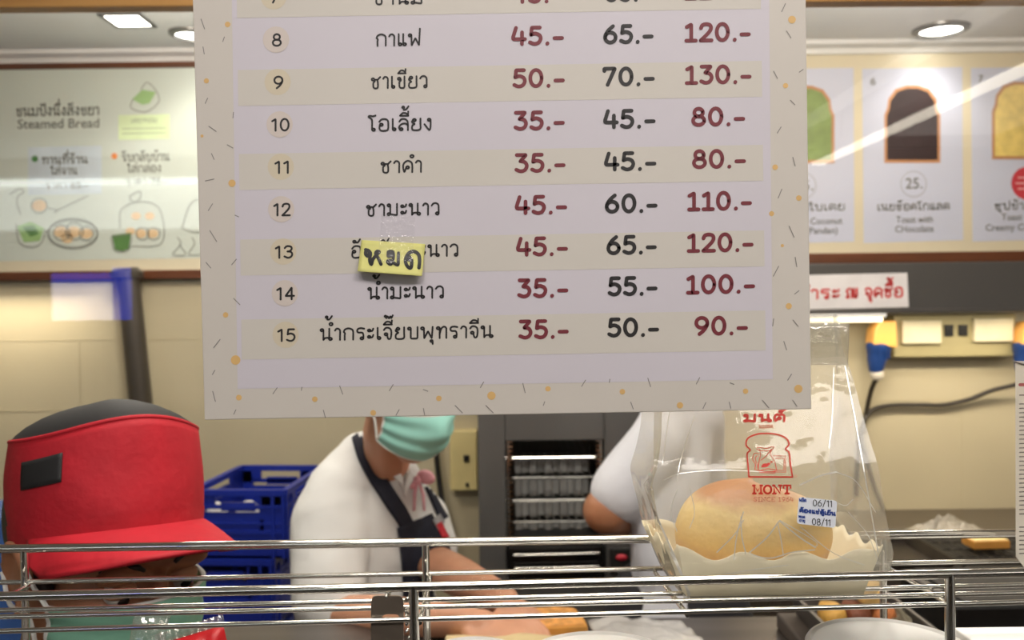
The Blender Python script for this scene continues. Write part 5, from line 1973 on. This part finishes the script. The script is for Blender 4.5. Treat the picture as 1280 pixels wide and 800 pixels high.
def lower_body(parent, pel, face, y0=None):
    """trousers and shoes standing on the floor"""
    m = MB()
    fx = Vector((math.sin(math.radians(face)), -math.cos(math.radians(face)), 0))
    rt = Vector((-math.cos(math.radians(face)), -math.sin(math.radians(face)), 0))
    R = Matrix((rt, fx, Vector((0, 0, 1)))).transposed()
    m.ell(pel, (.155, .115, .12), R, 18)
    for s in (-1, 1):
        h = pel + rt * .078 * s - Vector((0, 0, .04))
        kn = Vector((pel.x, pel.y, 0)) + rt * .085 * s + fx * .02 + Vector((0, 0, pel.z * .52))
        an = Vector((pel.x, pel.y, 0)) + rt * .09 * s + Vector((0, 0, .07))
        m.limb([h, h * .5 + kn * .5, kn, kn * .5 + an * .5, an], [.088, .078, .062, .058, .05], 14)
    me = blob(m, .012, 6)
    finish('trousers', me, M_trous, parent, 180)
    for s in (-1, 1):
        m = MB()
        c = Vector((pel.x, pel.y, 0)) + rt * .09 * s + fx * .05
        rs = []
        for z, kx, ky in ((.0, .92, .94), (.012, 1, 1), (.03, .98, .97), (.055, .75, .7), (.075, .5, .42)):
            rs.append([c - fx * (z * .6) + rt * .047 * kx * math.cos(a) + fx * .132 * ky * math.sin(a) + Vector((0, 0, z)) for a in [2 * PI * q / 24 for q in range(24)]])
        m.rings(rs)
        m.build('shoe', M_shoe, parent, smooth=50)


def drape(quad_pts, bvh, off, nu, nv):
    """grid over a curve-pair of pixels laid on the clothes below"""
    def fn(u, v):
        a = catmull_at(quad_pts[0], u)
        b = catmull_at(quad_pts[1], u)
        p = a * (1 - v) + b * v
        r = ray(p.x, p.y)
        h = bvh.ray_cast(CAM_LOC, r)
        if h[0] is None:
            return None
        return h[0] - r * off
    m = MB(); m.grid(fn, nu, nv)
    return m


def catmull_at(pts, u):
    P = [Vector((x, y)) for x, y in pts]
    n = len(P) - 1
    i = min(int(u * n), n - 1)
    t = u * n - i
    p1, p2 = P[i], P[i + 1]
    p0 = P[i - 1] if i else p1 * 2 - p2
    p3 = P[i + 2] if i + 2 <= n else p2 * 2 - p1
    return 0.5 * ((2 * p1) + (p2 - p0) * t + (2 * p0 - 5 * p1 + 4 * p2 - p3) * t * t + (3 * p1 - p0 - 3 * p2 + p3) * t ** 3)


# ---------------- person with the red cap, close behind the rack
H1 = Head(U(130, 694, .93), 55, 14, 0, 1.04)
p1 = thing('person', (H1.c.x - .02, .99, 0), 'person in a red cap and green face mask close behind the rack', 'person')
m = MB()
H1.skull(m)
nb = Vector((H1.c.x - .03, 1.0, 1.13))
m.limb([H1.p(0, -.03, -.05), H1.p(0, -.035, -.11), nb], [.056, .054, .062], 14)
m.limb([nb, nb + Vector((0, .02, -.12))], [.06, .09], 14)
sh = {}
for s, sx in ((1, -.165), (-1, .165)):
    S0 = nb + Vector((sx, .02 + (.03 if s > 0 else -.02), -.075))
    E0 = S0 + Vector((sx * .35, -.02, -.25))
    W0 = E0 + Vector((-sx * .5, -.085, -.10))
    W0.y = max(W0.y, .83)
    sh[s] = (S0, E0, W0)
    m.limb([S0, S0 * .5 + E0 * .5, E0, E0 * .4 + W0 * .6, W0], [.045, .042, .036, .034, .024], 12)
    hand(m, W0, (W0 - E0) + Vector((0, 0, -.05)), Vector((0, .2, 1)), s, curl=.45, k=.92)
me = blob(m, .0042, 4)
finish('body', me, M_skin2, p1, 180)
H1.face_parts(p1)
H1.hair(p1, grow=1.03)
H1.mask(p1, M_mask2)
m = MB()
m.limb([nb + Vector((0, .015, -.045)), nb + Vector((0, .03, -.16)), nb + Vector((0, .04, -.34)), nb + Vector((0, .04, -.46))], [.088, .125, .125, .13], 18)
for s in (1, -1):
    S0, E0, W0 = sh[s]
    m.limb([nb + Vector(((S0 - nb).x * .5, .02, -.045)), S0, S0 * .45 + E0 * .55], [.06, .066, .058], 14)
me = blob(m, .009, 8)
finish('polo_shirt', me, mat('maroon_grey_polo', (72, 48, 48), .8, 0, .1, 20), p1, 180)
lower_body(p1, nb + Vector((0, .04, -.46)), 20)


# the cap
HC = Head(H1.p(0, .0, .032), 52, -10, -5, 1.0)
cap_bot, cap_h = -.009, .103


def crown(a, u):
    """a angle round the head (0 = front), u 0..1 up the side"""
    rx, ry = .0875 + .004 * math.sin(u * PI), .102 + .003 * math.sin(u * PI)
    wob = 1 + .018 * mnoise.noise(Vector((math.cos(a) * 2, math.sin(a) * 2, u * 2.5)))
    z = cap_bot + cap_h * u + .006 * math.cos(a) * u + .004 * math.sin(3 * a + 1) * u
    return HC.p(rx * wob * math.sin(a), ry * wob * math.cos(a), z)


m = MB()
NA = 64
m.rings([[crown(2 * PI * k / NA, j / 12) for k in range(NA)] for j in range(13)], cap=False)
red_cap = m.build('cap', M_redcap, p1, smooth=60, solid=.0022)
# black domed top
m = MB()
rs = [[crown(2 * PI * k / NA, 1) for k in range(NA)]]
for t_, h_ in ((.06, .006), (.16, .013), (.32, .0205), (.5, .026), (.7, .030), (.9, .032), (.99, .0325)):
    rs.append([(lambda q: HC.p(0, 0, cap_bot + cap_h + .004 + h_) * t_ + (q + HC.U * h_) * (1 - t_))(crown(2 * PI * k / NA, 1)) for k in range(NA)])
m.rings(rs, cap=False)
m.face(m.bm.faces and [v for v in m.bm.verts][-NA:])
m.build('black_crown_top', M_blackc, red_cap, smooth=60)
m = MB(); m.tube([crown(2 * PI * k / NA, 1) * 1.0 for k in range(NA + 1)], .0022, 8); m.build('crown_seam', M_redcap, red_cap)
m = MB(); m.grid(lambda a, b: crown(2 * PI * a, .02 + .17 * b) + (crown(2 * PI * a, .02 + .17 * b) - HC.p(0, 0, cap_bot + .02)).normalized() * .0018, NA, 3)
m.build('cap_band', M_redcap, red_cap, smooth=60)


def visor(u, v):
    a = (u - .5) * 2 * 1.42
    base = crown(a, .0)
    out = .066 * math.cos(a * .98) ** .75 if math.cos(a * .98) > 0 else 0
    d_ = (HC.F * 1.0 + HC.R * math.sin(a) * .42).normalized()
    drop = -.022 * v ** 1.4 - .012 * (math.sin(a) ** 2) * v - .004 * v
    return base + HC.U * .006 + d_ * out * v + HC.U * drop * min(1, out / .03)


m = MB(); m.grid(visor, 48, 12)
m.build('visor', M_redcap, red_cap, smooth=180, solid=.0035)
# dark patch on the side of the crown
m = MB()
a0, a1 = .94, 1.42
m.grid(lambda u, v: (lambda q: q + (q - HC.p(0, 0, cap_bot + .05)).normalized() * .0022)(crown(a0 + (a1 - a0) * u, .54 + .26 * v - .02 * u)), 10, 6)
m.build('black_patch', M_blackc, red_cap, smooth=180, solid=.0012)

# ---------------- man in white shirt and navy apron
H2 = Head(U(508, 492, 1.74), 42, 20, 0, 1.0)
p2 = thing('person', (U(470, 700, 1.9).x, 1.88, 0), 'person in white shirt, navy apron and mint mask working at the table', 'person')
m = MB()
H2.skull(m)
N2 = U(484, 590, 1.88)
m.limb([H2.p(0, -.03, -.05), H2.p(0, -.04, -.10), N2], [.052, .048, .048], 14)
m.limb([N2, N2 + Vector((.0, .06, -.10))], [.048, .045], 14)
SR, ER, WR = U(412, 650, 1.80), U(412, 768, 1.70), U(580, 776, 1.50)
SL2, EL, WL = U(526, 650, 2.0), U(545, 706, 1.86), U(630, 750, 1.56)
for S0, E0, W0, sd in ((SR, ER, WR, 1), (SL2, EL, WL, -1)):
    m.limb([S0, S0 * .5 + E0 * .5, E0, E0 * .6 + W0 * .4, W0], [.055, .050, .042, .040, .027], 14)
hand(m, WR, Vector((.9, -.25, -.12)), Vector((.15, -.25, 1)), 1, curl=.34)
hand(m, WL, Vector((.35, -.7, -.25)), Vector((.1, -.1, 1)), -1, curl=.36)
me = blob(m, .0045, 4)
finish('body', me, M_skin, p2, 180)
H2.face_parts(p2)
H2.hair(p2)
H2.mask(p2, M_mask)
PEL2 = Vector((U(462, 800, 1.9).x, 1.92, .88))
CH2 = U(458, 680, 1.90)
m = MB()
RT = Matrix.Rotation(math.radians(38), 3, 'Z')
m.ell(CH2, (.145, .115, .17), RT, 20)
m.ell(CH2 * .5 + PEL2 * .5, (.150, .118, .17), RT, 20)
m.ell(PEL2, (.155, .12, .13), RT, 20)
m.limb([N2 + Vector((-.018, .022, .025)), N2 + Vector((-.015, .022, -.035))], [.056, .078], 16)
m.limb([N2 + Vector((-.005, .02, -.035)), CH2 + Vector((0, 0, .06))], [.082, .12], 16)
m.limb([U(452, 567, 1.87), U(426, 611, 1.83), SR], [.05, .07, .08], 16)
m.limb([N2 + Vector((.03, .04, -.05)), SL2], [.05, .062], 16)
m.limb([SR, SR * .5 + ER * .5, SR * .12 + ER * .88], [.080, .076, .074], 16)
m.limb([SL2, SL2 * .3 + EL * .7], [.066, .06], 16)
me = blob(m, .0085, 7)
# fabric folds
for v in me.vertices:
    q = v.co
    v.co = q + v.normal * (.0045 * mnoise.noise(Vector((q.x * 9 + q.z * 5, q.y * 9, q.z * 11))) + .002 * mnoise.noise(q * 30))
bv2 = bvh_of(me)
finish('shirt', me, M_white, p2, 180)
lower_body(p2, PEL2, 40)
# apron: strap over the shoulder, bib and skirt lying on the shirt
strapL = ([(437, 536), (446, 570), (463, 602), (482, 632), (498, 655), (512, 680)], [(447, 526), (463, 560), (482, 594), (498, 620), (509, 638), (524, 668)])
m = drape(strapL, bv2, .006, 30, 5)
ap = m.build('apron_strap', M_navy, p2, smooth=180, solid=.004)
m = drape(([(522, 588), (532, 610), (542, 632), (550, 652)], [(530, 588), (540, 608), (549, 628), (560, 646)]), bv2, .007, 16, 3)
m.build('apron_strap', M_navy, p2, smooth=180, solid=.004)
m = drape(([(497, 660), (502, 700), (504, 740), (502, 800), (498, 880)], [(540, 642), (564, 690), (568, 740), (570, 800), (570, 880)]), bv2, .008, 40, 24)
m.build('apron_bib', M_navy, p2, smooth=180, solid=.004)
# collar and pink bow
m = drape(([(444, 528), (462, 560), (488, 592), (508, 612)], [(456, 528), (476, 560), (500, 590), (506, 622)]), bv2, .010, 20, 5)
m.build('collar', M_white, p2, smooth=180, solid=.003)
m = drape(([(520, 596), (512, 608), (507, 622)], [(512, 585), (507, 600), (505, 618)]), bv2, .012, 12, 4)
m.build('collar', M_white, p2, smooth=180, solid=.003)
bw = U(524, 592, 1.745)
h = bv2.ray_cast(CAM_LOC, ray(522, 600))
if h[0] is not None:
    bw = h[0] - ray(522, 600) * .016
M_pink = mat('pink_ribbon', (244, 178, 190), .6, 0, .12, 40)
m = MB()
for sx, sz in ((-.018, -.004), (.018, .006)):
    m.ell(bw + Vector((sx, 0, sz)), (.020, .010, .015), Matrix.Rotation(.4, 3, 'Y'), 14)
m.ell(bw + Vector((0, -.006, 0)), (.009, .008, .010), None, 12)
bo = m.build('pink_bow', M_pink, p2, smooth=180)
m = MB()
for sx in (-.006, .012):
    m.tube([bw + Vector((sx * .4, -.003, -.008)), bw + Vector((sx, -.006, -.03)), bw + Vector((sx * 1.2, -.012, -.062))], [.005, .005, .004], 8, flat=.5)
m.build('ribbon_tails', M_pink, bo, smooth=180)
# name badge with red trim on the apron edge
m = drape(([(541, 650), (548, 663)], [(550, 642), (556, 652)]), bv2, .015, 4, 3)
m.build('name_badge', mat('grey_badge', (150, 150, 152), .4), p2, smooth=180, solid=.002)
m = drape(([(545, 656), (553, 672)], [(552, 652), (562, 672)]), bv2, .016, 6, 4)
m.build('red_emblem', mat('red_emblem_cloth', (190, 30, 46), .6), p2, smooth=180, solid=.002)

# ---------------- person in white T-shirt, partly behind the bag
H3 = Head(U(862, 408, 1.90), 120, 12, 0, 1.0)
p3 = thing('person', (U(862, 600, 1.9).x, 1.86, 0), 'person in a white T-shirt with bare elbow, turned away, partly behind the bagged bun', 'person')
m = MB()
H3.skull(m)
N3 = U(852, 500, 1.92)
m.limb([H3.p(0, -.02, -.05), H3.p(0, -.03, -.10), N3], [.055, .054, .062], 14)
m.limb([N3, N3 + Vector((0, 0, -.10))], [.06, .05], 14)
SA, EA, WA = U(820, 556, 1.82), U(758, 638, 1.82), U(806, 656, 2.08)
SB, EB, WB = U(868, 566, 2.02), U(880, 660, 2.1), U(860, 672, 2.26)
for S0, E0, W0, sd in ((SA, EA, WA, -1), (SB, EB, WB, 1)):
    m.limb([S0, S0 * .5 + E0 * .5, E0, E0 * .55 + W0 * .45, W0], [.050, .051, .050, .044, .028], 14)
    hand(m, W0, (W0 - E0), Vector((0, 0, 1)), sd, curl=.4)
me = blob(m, .0055, 5)
finish('body', me, M_skin2, p3, 180)
H3.face_parts(p3)
H3.hair(p3)
m = MB()
R3 = Matrix.Rotation(math.radians(60), 3, 'Z')
CH3 = U(838, 630, 1.90)
PEL3 = Vector((CH3.x + .01, 1.88, .90))
m.ell(CH3, (.13, .082, .17), R3, 20)
m.ell(CH3 * .5 + PEL3 * .5, (.125, .09, .17), R3, 20)
m.ell(PEL3, (.13, .095, .12), R3, 20)
m.limb([N3 + Vector((0, .0, -.035)), CH3 + Vector((0, 0, .06))], [.072, .085], 16)
m.limb([N3 + Vector((-.03, 0, -.035)), SA], [.055, .064], 16)
m.limb([N3 + Vector((.03, 0, -.035)), SB], [.062, .070], 16)
m.limb([SA, SA * .28 + EA * .72], [.064, .064], 16)
m.limb([SB, SB * .36 + EB * .64], [.070, .068], 16)
me = blob(m, .0085, 7)
for v in me.vertices:
    q = v.co
    v.co = q + v.normal * (.004 * mnoise.noise(Vector((q.x * 10 + q.z * 4, q.y * 9, q.z * 9))))
finish('t_shirt', me, M_white2, p3, 180)
lower_body(p3, PEL3, 165)
